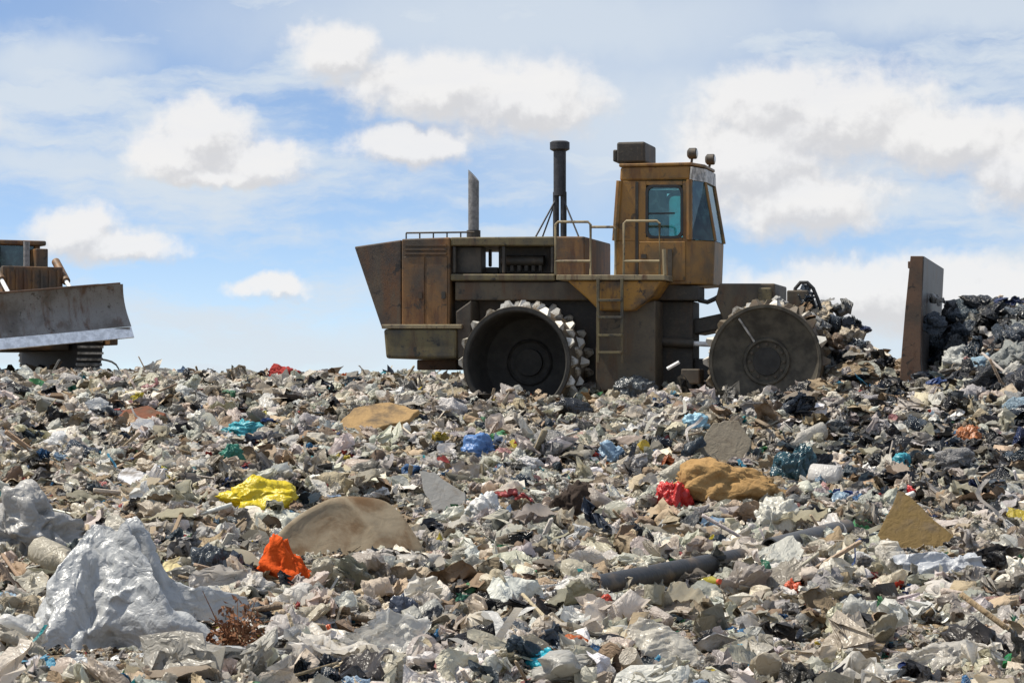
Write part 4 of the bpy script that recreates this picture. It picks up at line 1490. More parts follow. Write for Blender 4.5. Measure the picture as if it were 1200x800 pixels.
hero_board('grey_panel', 'grey angular sheet metal panel tipped on edge beside the white puffed bag', 'panel', [(490, 552), (508, 553), (545, 578), (544, 606), (512, 604), (498, 580)], (.24, .235, .22), .02, mat='hard_plastic', lean=.6, phrase='the grey angular panel')
hero_sheet('paper_sheet', 'clean white paper sheet catching the sun on the left slope', 'paper', (132, 543, 174, 578), (.80, .80, .82), 45, mat='card', amp=.14, phrase='the clean white paper')
hero_bag('plastic_bag', 'turquoise bag scrap on the left upper slope', 'bag', (256, 492, 312, 517), (.06, .38, .45), 46, phrase='the turquoise scrap')
hero_bag('plastic_bag', 'dark green bag just below the turquoise scrap', 'bag', (250, 522, 288, 546), (.03, .20, .14), 47, phrase='the dark green bag')
hero_bag('plastic_bag', 'pale sky blue bag above the grey brown slanted board', 'bag', (800, 484, 834, 508), (.30, .52, .64), 48, phrase='the pale sky blue bag')
hero_bag('clothes_bundle', 'red and dark bundle of clothes on the skyline left of the compactor', 'clothes', (304, 427, 356, 450), (.30, .035, .03), 49, mat='cloth', phrase='the red bundle on the skyline')
hero_board('foam_board', 'salmon pink flat board at the foot of the rear wheel', 'board', [(645, 458), (650, 446), (668, 441), (692, 448), (690, 461), (668, 466)], (.50, .20, .13), .08, lean=.9, phrase='the salmon pink board')
hero_bag('refuse_sack', 'grey and black shiny sack in front of the ladder', 'sack', (713, 441, 776, 470), (.10, .11, .115), 50, mat='black_plastic', phrase='the grey black shiny sack')
hero_board('brick_red_slab', 'rust red flat slab on the left upper slope', 'slab', [(130, 494), (142, 480), (170, 475), (192, 484), (186, 496), (150, 502)], (.24, .095, .055), .06, lean=.9, phrase='the rust red slab')
hero_bag('refuse_sack', 'flat black bag below the rear wheel on the upper slope', 'bag', (638, 468, 700, 492), (.03, .032, .036), 51, mat='black_plastic', phrase='the flat black bag')
hero_bag('plastic_scrap', 'small orange scrap below the orange red mesh sack', 'scrap', (366, 733, 396, 766), (.66, .12, .03), 53, phrase='the small orange scrap')
hero_bag('plastic_scrap', 'small red scrap under the thick black pipe', 'scrap', (698, 700, 720, 724), (.52, .05, .02), 54, sub=3)
hero_bag('plastic_scrap', 'small orange red scrap below the dark grey pipe', 'scrap', (918, 680, 943, 701), (.56, .09, .03), 55, sub=3, phrase='the small orange red scrap')
hero_sheet('plastic_film', 'red and white printed wrapper near the lower right', 'wrapper', (905, 752, 990, 786), (.50, .10, .09), 56, amp=.22, phrase='the red and white wrapper')
hero_bag('plastic_bag', 'bright turquoise blue crumpled bag at the bottom centre', 'bag', (614, 764, 670, 802), (.03, .42, .55), 57, phrase='the bright turquoise bag')
hero_sheet('paper_sheet', 'cream yellow paper scrap right of the large grey film', 'paper', (174, 648, 216, 688), (.66, .56, .30), 58, mat='card', amp=.2, phrase='the cream paper scrap')
hero_bag('refuse_sack', 'small dark slate sack between the cream paper and the orange red mesh sack', 'sack', (220, 640, 272, 684), (.06, .07, .08), 59, mat='black_plastic', phrase='the small slate sack')
def clump(name, label, cat, box, colors_mat, color, n, leaf, seed, phrase=None):
    x0, y0, x1, y1 = box
    g, w, h = place((x0 + x1) / 2, y1, x1 - x0, y1 - y0)
    rng = np.random.default_rng(seed)
    vs, fs = [], []
    for i in range(n):
        a = rng.uniform(0, 6.28); r = math.sqrt(rng.uniform()); z = rng.uniform() * (1 - r * r * .8)
        c = Vector((r * math.cos(a) * w / 2, r * math.sin(a) * w * .35, z * h * .8))
        d = Vector(rng.normal(size=3)).normalized(); u = d.orthogonal().normalized(); nn = d.cross(u)
        l = leaf * rng.uniform(.6, 1.4); wd = l * rng.uniform(.3, .5); k = l * rng.uniform(-.4, .4)
        o = len(vs)
        vs += [c - d * l, c + u * wd + nn * k, c + d * l, c - u * wd + nn * k, c + nn * k * .3]
        fs += [(o, o + 1, o + 4), (o + 1, o + 2, o + 4), (o + 2, o + 3, o + 4), (o + 3, o, o + 4)]
    b = MB(); b.add(vs, fs)
    for i in range(10):
        a = rng.uniform(0, 6.28)
        b.tube([(0, 0, 0), (w * .3 * math.cos(a), w * .25 * math.sin(a), h * .4), (w * .55 * math.cos(a), w * .4 * math.sin(a), h * rng.uniform(.3, .9))], .006, 5, .002)
    o = b.build(name, colors_mat, None, loc=(g.x, g.y + w * .3, g.z))
    o.color = (*color, 1)
    tag(o, label, cat)
    if phrase: LAND.append(((x0 + x1) / 2, (y0 + y1) / 2, phrase))


clump('leaf_clump', 'reddish brown tangle of dry leaves right of the large grey film', 'leaf clump', (238, 688, 314, 774), 'card', (.22, .10, .05), 420, .026, 60, phrase='the brown leaf tangle')
hero_bag('plastic_bag', 'dark blue grey bag amid pale film in the lower centre', 'bag', (438, 698, 492, 742), (.05, .06, .085), 61, mat='black_plastic', phrase='the dark blue grey bag')
hero_sheet('plastic_film', 'wide crumpled white film below the dark blue grey bag', 'plastic film', (392, 724, 512, 792), (.68, .67, .63), 62, mat='clear_film', phrase='the wide white film', tilt=40)
hero_sheet('plastic_film', 'off white film sheet below the thick black pipe', 'plastic film', (728, 724, 838, 784), (.60, .57, .50), 63, mat='clear_film', phrase='the off white film', tilt=42)
hero_sheet('plastic_film', 'large pale clear film tenting up at the lower right corner', 'plastic film', (1028, 724, 1165, 796), (.60, .57, .51), 65, mat='clear_film', phrase='the tented pale film', tilt=50, amp=.35)
hero_bag('plastic_bag', 'creamy white bag at the right edge', 'bag', (1166, 654, 1230, 706), (.72, .68, .58), 66, phrase='the creamy white bag')
hero_sheet('plastic_film', 'long glossy grey film below the brown triangular board', 'plastic film', (1048, 636, 1160, 684), (.48, .50, .53), 67, phrase='the long glossy film', tilt=40)
hero_bag('plastic_bag', 'orange brown bag beside the dark bags on the right', 'bag', (1118, 499, 1152, 521), (.42, .15, .05), 68, phrase='the orange brown bag')
hero_bag('plastic_bag', 'pale blue bundle left of the grey brown slanted board', 'bag', (694, 518, 734, 547), (.26, .38, .50), 69, phrase='the pale blue bundle')
hero_bag('plastic_bag', 'deep teal bag near the upper right of the tan foam slab', 'bag', (903, 522, 962, 568), (.02, .065, .085), 70, mat='black_plastic', phrase='the deep teal bag')
hero_bag('plastic_bag', 'small cyan bag up slope from the brown triangular board', 'bag', (1040, 532, 1072, 550), (.06, .34, .42), 71, sub=3)
hero_bag('plastic_scrap', 'small scarlet scrap on top of the brown triangular board', 'scrap', (1056, 570, 1076, 588), (.58, .03, .03), 72, sub=3)
hero_sheet('plastic_film', 'stiff folded silver sheet under the large film at the bottom left corner', 'plastic film', (24, 752, 118, 806), (.42, .44, .45), 73, amp=.14, tilt=45)
hero_bag('plastic_bag', 'pale translucent bag right of the red and white wrapper', 'bag', (985, 700, 1040, 745), (.60, .60, .56), 74, mat='clear_film')
hero_bag('plastic_bag', 'puffed off white bag below the tan foam slab', 'bag', (884, 584, 940, 636), (.64, .62, .54), 75, phrase='the puffed off white bag')
hero_sheet('plastic_film', 'pointed greyish white film left of the thick black pipe', 'plastic film', (612, 672, 676, 706), (.66, .64, .60), 76, amp=.16, tilt=35, phrase='the pointed white film')
pipe('cardboard_tube', 'pale grey tube poking out at the bottom left of the small orange scrap', (275, 792), (350, 757), 13, color=(.55, .55, .53))


def stick(label, a, b, wpx, color, name='wooden_stick', lift=.04):
    ga = ground_at(*a); gb = ground_at(*b)
    pa = Vector((ga.x, ga.y, ga.z + .01)); pb = Vector((gb.x, gb.y, gb.z + lift))
    # a stick that rises: keep its far end near the same distance
    k = ga.y / F
    mid = (pa + pb) / 2; d = pb - pa; L = d.length
    w = wpx * k / 2
    V, T = [], []
    b_ = MB().box(-L / 2, L / 2, -w, w, -w * .5, w * .5)
    o = b_.build(name, 'wood', None, bevel=w * .2, loc=mid)
    o.rotation_euler = Vector((1, 0, 0)).rotation_difference(d).to_euler()
    o.color = (*color, 1)
    tag(o, label, 'wood')
    px, py = to_px(mid); TAKEN.append((px, py, abs(a[0] - b[0]) / 2, 5))


stick('pale broken plank lying below the beige arched cushion', (385, 684), (440, 648), 13, (.34, .25, .17), 'plank')
stick('thin pale wooden lath in front of the orange red mesh sack', (345, 704), (398, 668), 7, (.40, .30, .21), 'plank')
stick('narrow wood strip above the dark blue grey bag', (372, 716), (432, 712), 6, (.42, .32, .22), 'plank')
stick('white plastic strip between the slate sack and the leaf tangle', (226, 668), (258, 700), 8, (.66, .65, .64), 'plank')
stick('slim twig behind the cream paper scrap', (192, 655), (215, 610), 5, (.26, .19, .12), lift=.10)
stick('short wooden peg standing by the cream paper scrap', (177, 655), (180, 622), 8, (.30, .23, .15), lift=.06)


def bottle(name, label, px, py, Lpx, ang, color, cap=(.6, .6, .6)):
    g = ground_at(px, py); k = g.y / F
    L = Lpx * k; r = L * .17
    o = MB().lathe([(r * .7, -L / 2), (r, -L / 2 + r * .3), (r, -L * .1), (r * .9, -L * .08), (r * .9, L * .05), (r, L * .07), (r, L * .18), (r * .42, L * .36), (r * .38, L * .44)], 16, 'X').build(name, 'bottle_plastic', None, True, loc=(g.x, g.y, g.z + r * .7))
    o.rotation_euler = (0, R(-8), ang)
    o.color = (*color, 1)
    c = MB().lathe([(r * .44, L * .41), (r * .44, L * .5)], 12, 'X').build('cap', 'hard_plastic', o, True)
    c.color = (*cap, 1)
    tag(o, label, 'bottle')
    TAKEN.append((px, py, Lpx / 2, Lpx / 4))


bottle('plastic_bottle', 'green plastic bottle at the lower right corner', 1184, 782, 52, R(70), (.03, .28, .09))
bottle('plastic_bottle', 'yellow bottle lying below the right end of the thick black pipe', 830, 690, 44, R(-55), (.55, .48, .08), (.6, .1, .05))


def weed():
    g = ground_at(78, 742); k = g.y / F
    rng = np.random.default_rng(9)
    vs, fs = [], []
    for i in range(70):
        a = rng.uniform(0, 6.28); r = rng.uniform(0, .09); h = rng.uniform(.03, .13)
        c = Vector((r * math.cos(a) * 1.4, r * math.sin(a), h)); d = Vector(rng.normal(size=3)).normalized(); u = d.orthogonal().normalized()
        l, w = rng.uniform(.02, .035), .011
        o = len(vs)
        vs += [c - d * l, c + u * w, c + d * l, c - u * w]; fs.append((o, o + 1, o + 2, o + 3))
    b = MB(); b.add(vs, fs)
    for i in range(7):
        a = i * .9
        b.tube([(0, 0, -.05), (.06 * math.cos(a), .05 * math.sin(a), .10)], .003, 5)
    o = b.build('weed', 'cloth', None, loc=g)
    o.color = (.09, .20, .05, 1)
    tag(o, 'small green weed growing beside the large grey film', 'weed')


weed()

# ------------------------------------------------------------------ many more single pieces, one object each
PROTO = {'bag': [], 'tied': [], 'film': [], 'card': [], 'rag': [], 'plank': [], 'crate': [], 'bottle': [], 'can': []}


def proto(kind, V, T, mat, smooth=True, sharp=None):
    me = np_mesh(kind, V, T, smooth)
    if sharp: me.set_sharp_from_angle(angle=R(sharp))
    me.materials.append(M[mat]); PROTO[kind].append(me)


for i in range(12):
    V, T = bag_mesh(400 + i, 3, .40, .8, el=1 + .3 * (i % 3)); proto('bag', V, T, 'plastic')
for i in range(10):
    V, T = sheet_mesh(600 + i, 35, .7, .3, .3, 4 + i % 3); V[:, 2] *= 1.25; proto('bag', V, T, 'clear_film' if i % 4 == 0 else 'plastic')
for i in range(4):
    V, T = bag_mesh(430 + i, 3, .26, .85, tie=True); proto('tied', V, T, 'plastic')
for i in range(12):
    V, T = sheet_mesh(460 + i, 27, .6, .4, .3, 1 + i % 3); V[:, 2] *= .8; proto('film', V, T, 'clear_film' if i % 3 == 0 else 'plastic')
for i in range(6):
    V, T = sheet_mesh(490 + i, 23, .5, .4, .25, 2); V[:, 2] *= .7; proto('rag', V, T, 'cloth')
for i in range(6):
    r2 = np.random.default_rng(520 + i)
    # a bent piece of board with thickness
    xs_ = np.array([-1, r2.uniform(-.3, .3), 1]); bend = r2.uniform(.1, .5)
    topv = [(x, y, (abs(x - xs_[1]) * bend + .03 * r2.normal())) for y in (-1 + .2 * r2.normal(), 1) for x in xs_]
    topv = np.array(topv); bot = topv - [0, 0, .07]
    V = np.concatenate([topv, bot])
    T = [(0, 1, 4), (0, 4, 3), (1, 2, 5), (1, 5, 4), (6, 10, 7), (6, 9, 10), (7, 11, 8), (7, 10, 11)]
    ring_ = [0, 1, 2, 5, 4, 3]
    for a_, b_ in zip(ring_, ring_[1:] + ring_[:1]):
        T += [(a_, a_ + 6, b_ + 6), (a_, b_ + 6, b_)]
    V[:, 2] -= V[:, 2].min()
    proto('card', V, np.array(T), 'card', False)
BT = np.array([(0, 1, 3), (0, 3, 2), (4, 6, 7), (4, 7, 5), (0, 4, 5), (0, 5, 1), (2, 3, 7), (2, 7, 6), (0, 2, 6), (0, 6, 4), (1, 5, 7), (1, 7, 3)])
BX = np.array([(x, y, z) for x in (-1, 1) for y in (-1, 1) for z in (0, 1)], float)
for i in range(3):
    r2 = np.random.default_rng(540 + i)
    V = BX * np.array([1, .10 + .04 * i, .07]) + r2.normal(0, .015, (8, 3)); proto('plank', V, BT, 'wood', False)
for i in range(3):
    # squashed open carton: four walls, floor, flaps
    b = MB(); h = .8; t = .03; sk = .2 * i
    for vs in ([(-1, -1), (1, -1)], [(1, -1), (1, 1)], [(1, 1), (-1, 1)], [(-1, 1), (-1, -1)]):
        (xa, ya), (xb, yb) = vs
        nx, ny = (ya - yb), (xb - xa); l = math.hypot(nx, ny); nx, ny = nx / l * t, ny / l * t
        b.loft([(xa, ya, 0), (xb, yb, 0), (xb + sk, yb, h), (xa + sk, ya, h)], [(xa + nx, ya + ny, 0), (xb + nx, yb + ny, 0), (xb + nx + sk, yb + ny, h), (xa + nx + sk, ya + ny, h)])
        ox, oy = -nx / t * .5, -ny / t * .5
        b.loft([(xa + sk, ya, h + .002), (xb + sk, yb, h + .002), (xb + sk + ox, yb + oy, h + .12), (xa + sk + ox, ya + oy, h + .12)],
               [(xa + sk, ya, h + .03), (xb + sk, yb, h + .03), (xb + sk + ox, yb + oy, h + .15), (xa + sk + ox, ya + oy, h + .15)])
    b.box(-.97, .97, -.97, .97, .01, .04)
    me = b.mesh('crate'); me.materials.append(M['card']); PROTO['crate'].append(me)
me = MB().lathe([(.12, -1), (.3, -.97), (.3, -.2), (.27, -.15), (.27, .1), (.3, .15), (.3, .4), (.13, .78), (.12, 1.0)], 14, 'X').mesh('bottle', True)
me.materials.append(M['bottle_plastic']); PROTO['bottle'].append(me)
me = MB().lathe([(.3, -.8), (.36, -.76), (.36, .76), (.3, .8)], 14, 'X').mesh('can', True)
me.materials.append(M['hard_plastic']); PROTO['can'].append(me)

KIND = {  # name, category, noun, size scale in metres (half width), z factor
    'bag': ('plastic_bag', 'bag', 'crumpled {} plastic bag'), 'tied': ('refuse_sack', 'sack', 'knotted {} refuse sack'),
    'film': ('plastic_film', 'plastic film', 'torn {} plastic film'), 'card': ('cardboard_sheet', 'cardboard', 'bent {} cardboard sheet'),
    'rag': ('rag', 'rag', 'rumpled {} rag'), 'plank': ('plank', 'wood', 'splintered {} plank'),
    'crate': ('cardboard_box', 'box', 'squashed open {} cardboard box'), 'bottle': ('plastic_bottle', 'bottle', 'discarded {} plastic bottle'),
    'can': ('food_can', 'can', 'dented {} food can')}
CNAMES = {'white': (.76, .74, .69), 'off white': (.68, .62, .52), 'pale grey': (.55, .54, .51), 'beige': (.52, .44, .33), 'mid grey': (.28, .28, .27),
          'black': (.028, .028, .03), 'dark slate': (.055, .07, .09), 'blue': (.07, .20, .42), 'light blue': (.32, .44, .55), 'teal': (.04, .26, .30),
          'red': (.42, .05, .04), 'orange': (.50, .16, .04), 'green': (.06, .22, .11), 'yellow': (.60, .46, .08), 'brown': (.20, .135, .085),
          'tan': (.36, .26, .16), 'pink': (.55, .30, .28), 'navy': (.03, .045, .12)}
CNAMES['silver grey'] = (.42, .43, .43)
PALETTE = {
    'bag': [('white', 5), ('off white', 6), ('pale grey', 6), ('beige', 3), ('black', 3), ('dark slate', 2), ('light blue', 1.5), ('blue', 1), ('green', .6), ('red', .6), ('teal', .6), ('yellow', .4), ('mid grey', 2)],
    'tied': [('black', 4), ('dark slate', 2), ('white', 2), ('off white', 2), ('pale grey', 2)],
    'film': [('white', 5), ('off white', 6), ('pale grey', 5), ('beige', 2), ('light blue', 1), ('mid grey', 2), ('pink', .5)],
    'card': [('brown', 3), ('tan', 5), ('beige', 3), ('mid grey', 1)],
    'rag': [('brown', 2), ('mid grey', 2), ('beige', 2), ('red', 1), ('navy', 1), ('pink', .7), ('black', 1), ('green', .5), ('orange', .4)],
    'plank': [('tan', 3), ('brown', 2), ('beige', 1)], 'crate': [('tan', 2), ('brown', 1), ('white', 1)],
    'bottle': [('white', 2), ('light blue', 1), ('green', 1), ('teal', .5), ('yellow', .4)], 'can': [('pale grey', 2), ('red', .6), ('white', 1), ('blue', .5)]}

pieces = []


def add_piece(kind, cname, px, py, size, seed):
    rng = np.random.default_rng(seed)
    g = ground_at(px, py)
    meshes = PROTO[kind]
    mi = int(rng.integers(len(meshes)))
    o = bpy.data.objects.new(KIND[kind][0], meshes[mi]); COL.objects.link(o)
    c = np.array(CNAMES[cname]) * rng.uniform(.82, 1.12) * rng.uniform(.96, 1.04, 3)
    o.color = (*c.clip(0, .85), 1)
    asp = rng.uniform(.6, 1.0)
    zf = {'bag': rng.uniform(.7, 1.15), 'tied': rng.uniform(.9, 1.3), 'film': rng.uniform(.7, 1.1), 'card': 1., 'rag': rng.uniform(.6, .9), 'plank': 1., 'crate': .9, 'bottle': 1., 'can': 1.}[kind]
    if kind in ('bottle', 'can', 'plank'): asp = 1
    o.scale = (size, size * asp, size * zf)
    tilt = {'bag': 10, 'tied': 12, 'film': 26, 'card': 28, 'rag': 18, 'plank': 16, 'crate': 22, 'bottle': 12, 'can': 15}[kind]
    # lean towards the fall of the ground, plus disorder
    e = .15
    gx = (hz(g.x + e, g.y) - hz(g.x - e, g.y)) / (2 * e); gy = (hz(g.x, g.y + e) - hz(g.x, g.y - e)) / (2 * e)
    nrm = Vector((-gx, -gy, 1)).normalized()
    q = Vector((0, 0, 1)).rotation_difference(nrm)
    rot = q.to_matrix() @ Matrix.Rotation(R(rng.normal(0, tilt)), 3, 'X') @ Matrix.Rotation(R(rng.normal(0, tilt)), 3, 'Y') @ Matrix.Rotation(rng.uniform(0, 6.28), 3, 'Z')
    o.rotation_euler = rot.to_euler()
    r0 = {'bottle': .26, 'can': .3}.get(kind, -.06)
    o.location = (g.x, g.y, g.z + size * r0)
    if kind in ('bag', 'tied') and cname in ('black', 'dark slate', 'navy'):
        o.material_slots[0].link = 'OBJECT'; o.material_slots[0].material = M['black_plastic']
    if kind == 'bottle':
        cm = bpy.data.objects.new('cap', CAP); COL.objects.link(cm); cm.parent = o; cm.color = (.55, .5, .5, 1)
    pieces.append(dict(o=o, kind=kind, c=cname, px=px, py=py, size=size, area=size * F / g.y))
    return o


def add_drape(cname, px, py, half, seed):
    """film that has settled over the bumps beneath it"""
    rng = np.random.default_rng(seed)
    g = ground_at(px, py)
    n = 33 if g.y < 22 else 23
    u, v, T = grid(n, n)
    x = u * np.sqrt(1 - .8 * v * v / 2); y = v * np.sqrt(1 - .8 * u * u / 2)
    th = np.arctan2(v, u); rr = np.maximum(np.abs(u), np.abs(v))
    rad = 1 + rr * (.3 * sum(np.sin(k * th + rng.uniform(0, 6)) / k for k in (2, 3, 5, 7)))
    P = np.stack([x * rad, y * rad * rng.uniform(.55, .9), 0 * x], 1)
    d1 = crease(P + rng.normal(size=3), rng, .9, 4, 2, .62); d2 = crease(P, rng, .9, 3, 2)
    P[:, 0] += .05 * d2; P[:, 1] += .05 * crease(P, rng, .9, 3, 2)
    a = rng.uniform(0, 6.28); c, s_ = math.cos(a), math.sin(a)
    X = (P[:, 0] * c - P[:, 1] * s_) * half; Y = (P[:, 0] * s_ + P[:, 1] * c) * half
    Z = height(g.x + X, g.y + Y)
    Z = .55 * Z + .45 * Z.mean() + .05 + half * (.13 * d1 + .22 * np.clip(1 - rr * rr, 0, 1)) - .07 * np.clip((rr - .8) / .2, 0, 1)
    V = np.stack([X, Y, Z - g.z], 1)
    o = raw('plastic_film', V, T, 'clear_film' if rng.uniform() < .45 else 'plastic', CNAMES[cname], (g.x, g.y, g.z))
    c_ = np.array(CNAMES[cname]) * rng.uniform(.85, 1.12)
    o.color = (*c_.clip(0, .85), 1)
    pieces.append(dict(o=o, kind='film', c=cname, px=px, py=py, size=half, area=half * F / g.y))


CAP = MB().lathe([(.14, .9), (.14, 1.08)], 10, 'X').mesh('cap', True); CAP.materials.append(M['hard_plastic'])
rng = np.random.default_rng(99)
kinds = ['bag', 'tied', 'film', 'card', 'rag', 'plank', 'crate', 'bottle', 'can']
kp = np.array([42, 5, 20, 7, 14, 3.5, .8, 4, 2.]); kp /= kp.sum()
HEROES = list(TAKEN)
count = 0; tries = 0
while count < 400 and tries < 9000:
    tries += 1
    px = rng.uniform(-70, 1270); py = 462 + 365 * rng.uniform() ** .85
    g = ground_at(px, py)
    if g.y > 40: continue
    kind = str(rng.choice(kinds, p=kp))
    half = float({'bag': .19, 'tied': .20, 'film': .21, 'card': .17, 'rag': .19, 'plank': .26, 'crate': .14, 'bottle': .085, 'can': .055}[kind] * math.exp(rng.normal(0, .33)))
    half *= .92 + .014 * (g.y - 12)
    if g.y > 26: half = min(half, .24 if kind in ('bag', 'tied', 'film', 'rag') else .17)
    names, wts = zip(*PALETTE[kind]); wts = np.array(wts, float); wts /= wts.sum()
    cn = str(rng.choice(names, p=wts))
    if cn in ('blue', 'teal', 'red', 'orange', 'green', 'yellow', 'navy', 'pink'): half *= .62
    if kind == 'film': half *= 1.25 + .25 * max(0, 17 - g.y) / 4
    wp = half * F / g.y
    if any(((px - t[0]) / (t[2] + wp * (1.1 if i < len(HEROES) else .75))) ** 2 + ((py - t[1]) / (t[3] + wp * ((2.2 if kind in ('crate', 'card') else 1.1) if i < len(HEROES) else .55))) ** 2 < 1 for i, t in enumerate(TAKEN)): continue
    dkn = float(darkness(np.array([g.x]), np.array([g.y]))[0])
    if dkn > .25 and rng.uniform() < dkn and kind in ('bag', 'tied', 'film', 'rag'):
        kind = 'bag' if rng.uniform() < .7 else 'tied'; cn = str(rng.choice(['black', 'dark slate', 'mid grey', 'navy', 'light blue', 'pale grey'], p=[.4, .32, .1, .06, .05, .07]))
    if kind == 'film' and dkn < .3: add_drape(cn, px, py, half, 1000 + tries)
    else: add_piece(kind, cn, px, py, half, 1000 + tries)
    TAKEN.append((px, py, wp * .55, wp * .35))
    count += 1

# dark bags heaped up in front of the blade
heap = []
tries = 0
while len(heap) < 85 and tries < 3000:
    tries += 1
    px = rng.uniform(1085, 1260); py = rng.uniform(366, 510)
    g = ground_at(px, py)
    if g.y > 43 or g.x < 6.3: continue
    half = float(rng.uniform(.20, .42)); wp = half * F / g.y
    if any(((px - a) / (wp * .75)) ** 2 + ((py - b) / (wp * .5)) ** 2 < 1 for a, b in heap): continue
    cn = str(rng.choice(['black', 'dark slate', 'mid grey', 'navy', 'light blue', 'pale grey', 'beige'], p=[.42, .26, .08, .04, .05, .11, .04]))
    add_piece('bag' if rng.uniform() < .8 else 'tied', cn, px, py, half, 5000 + tries)
    heap.append((px, py))

# refuse riding on the front wheel and the nose of the compactor
def on_machine(px, py, c, size, kind, cname, label, seed):
    x, z = L_(px, py, c)
    wx, wy = to_world(x, c)
    meshes = PROTO[kind]
    o = bpy.data.objects.new(KIND[kind][0], meshes[seed % len(meshes)]); COL.objects.link(o)
    o.color = (*CNAMES[cname], 1)
    o.scale = (size, size * .9, size * .9)
    rr = random.Random(seed)
    o.location = (wx, wy, ROOT.z + z - size * .45)
    o.rotation_euler = (rr.uniform(-.5, .5), rr.uniform(-.5, .7), rr.uniform(0, 6))
    if cname in ('black', 'dark slate', 'navy') and kind == 'bag':
        o.material_slots[0].link = 'OBJECT'; o.material_slots[0].material = M['black_plastic']
    tag(o, label, KIND[kind][1], 'refuse caught on the front wheel and nose')


for a in ((955, 378, -1.0, .26, 'bag', 'mid grey', 'mid grey bag wedged on the front wheel tread below the hose'),
          (968, 362, -.4, .24, 'rag', 'beige', 'beige rag hanging over the compactor nose'),
          (985, 382, -.6, .30, 'bag', 'dark slate', 'dark slate bag jammed ahead of the front wheel'),
          (975, 398, -1.2, .26, 'bag', 'brown', 'brown bag pressed against the front wheel'),
          (1000, 400, -.7, .28, 'film', 'pale grey', 'pale grey film hanging ahead of the front wheel'),
          (988, 415, -1.0, .30, 'bag', 'black', 'black bag low down ahead of the front wheel'),
          (940, 360, -.7, .20, 'rag', 'brown', 'brown rag on top of the front drum below the hose'),
          (970, 425, -1.3, .26, 'bag', 'mid grey', 'mid grey bag at the lower right of the front wheel'),
          (912, 352, -.75, .16, 'bag', 'pale grey', 'small pale grey bag on top of the front drum'),
          (1008, 385, -.2, .20, 'bag', 'navy', 'navy bag at the tip of the compactor nose'),
          (948, 350, -.3, .26, 'bag', 'dark slate', 'dark slate bag heaped beneath the hose loop'),
          (965, 352, -.1, .24, 'film', 'pale grey', 'pale grey film on the heap under the hose loop'),
          (978, 366, -.2, .30, 'bag', 'mid grey', 'mid grey bag topping the heap ahead of the front wheel'),
          (995, 388, -.5, .32, 'bag', 'beige', 'beige bag on the heap slope ahead of the front wheel'),
          (1004, 408, -.9, .34, 'bag', 'dark slate', 'dark slate bag at the bottom of the heap ahead of the wheel'),
          (960, 392, -1.3, .28, 'film', 'beige', 'beige film wrapped over the front drum'),
          (945, 372, -1.5, .18, 'rag', 'brown', 'brown rag snagged on the front drum cleats'),
          (1020, 420, -.6, .34, 'bag', 'off white', 'off white bag midway between front wheel and blade'),
          (1040, 428, -.8, .30, 'bag', 'tan', 'tan bag close behind the blade'),
          (1032, 416, -.2, .28, 'film', 'brown', 'brown film behind the blade'),
          (880, 362, -1.4, .14, 'bag', 'beige', 'small beige bag squashed on top of the front drum')):
    on_machine(*a, seed=int(a[0] * 7 + a[1]))
on_machine(1095, 352, -.8, .15, 'bag', 'pale grey', 'small pale grey bag snagged on the face of the blade', 17)
on_machine(1092, 375, -1.5, .22, 'bag', 'dark slate', 'dark slate bag against the face of the blade', 23)

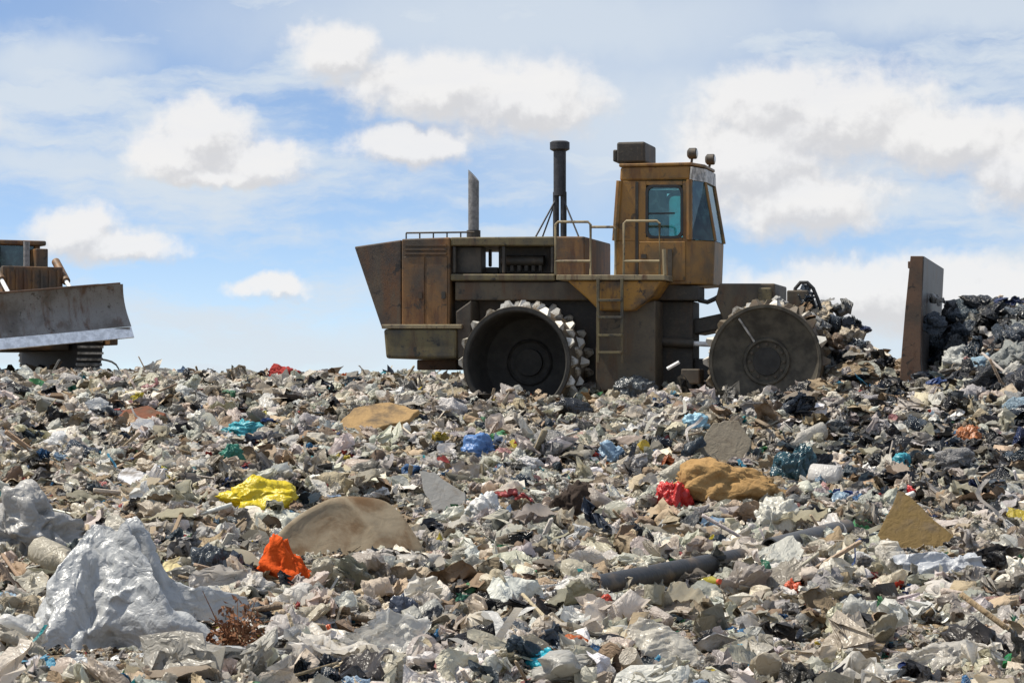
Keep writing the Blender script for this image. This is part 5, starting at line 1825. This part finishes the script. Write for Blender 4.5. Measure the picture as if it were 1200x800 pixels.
# ---- labels that single each piece out
LAND += [(1070, 380, 'the upright blade'), (890, 430, 'the front wheel'), (610, 420, 'the rear wheel'), (70, 360, 'the bulldozer blade'), (740, 400, 'the ladder')]
LAND += [(1105, 385, 'the heap shoulder touching the blade'), (1130, 365, 'the left crest of the dark heap'), (1165, 365, 'the middle crest of the dark heap'), (1195, 368, 'the heap crest at the right edge'), (1125, 420, 'the left flank of the dark heap'), (1160, 415, 'the middle of the dark heap'), (1195, 415, 'the heap flank at the right edge'), (1110, 465, 'the left foot of the dark heap'), (1150, 470, 'the foot of the dark heap'), (1195, 475, 'the heap foot at the right edge'), (1040, 500, 'the gap below the blade'), (1110, 545, 'the dark bags spill'), (-15, 520, 'the left edge'), (1205, 570, 'the right edge'), (560, 815, 'the bottom edge'), (900, 815, 'the bottom edge'), (1100, 815, 'the bottom edge')]


def describe(p):
    best = min(LAND, key=lambda l: math.hypot(p['px'] - l[0], (p['py'] - l[1]) * 1.5))
    dx, dy = p['px'] - best[0], (p['py'] - best[1]) * 1.5
    if 'heap' in best[2]: rel = 'at'
    elif 'edge' in best[2]: rel = 'close to'
    elif abs(dx) > abs(dy): rel = 'to the right of' if dx > 0 else 'to the left of'
    else: rel = 'in front of' if dy > 0 else 'behind'
    return KIND[p['kind']][2].format(p['c']), f'{rel} {best[2]}', math.hypot(dx, dy)


groups = {}
for p in pieces:
    a, b, d = describe(p)
    groups.setdefault((a, b), []).append((d, p))
ORD = ['nearest', 'second nearest', 'third nearest', 'fourth nearest', 'fifth nearest', 'sixth nearest', 'seventh nearest', 'eighth nearest', 'ninth nearest', 'tenth nearest', 'eleventh nearest', 'twelfth nearest', 'thirteenth nearest', 'fourteenth nearest', 'fifteenth nearest']
GN = {'bag': 'crumpled bags scattered on the slope', 'tied': 'knotted refuse sacks on the slope', 'film': 'torn film on the slope', 'card': 'cardboard on the slope', 'rag': 'rags on the slope',
      'plank': 'planks on the slope', 'crate': 'cardboard boxes on the slope', 'bottle': 'plastic bottles on the slope', 'can': 'food cans on the slope'}
for (a, b), lst in groups.items():
    lst.sort(key=lambda t: t[0])
    n = len(lst)
    for i, (d, p) in enumerate(lst):
        if n == 1: lab = f'{a} {b}'
        elif n == 2:
            s0, s1 = lst[0][1]['area'], lst[1][1]['area']
            if max(s0, s1) > 1.25 * min(s0, s1): lab = ('larger ' if p['area'] == max(s0, s1) else 'smaller ') + f'{a} {b}'
            else: lab = ('nearer ' if i == 0 else 'farther ') + f'{a} {b}'
        else: lab = f'{ORD[min(i, 14)]} {a} {b}'
        tag(p['o'], lab, KIND[p['kind']][1], GN[p['kind']])

build_litter()
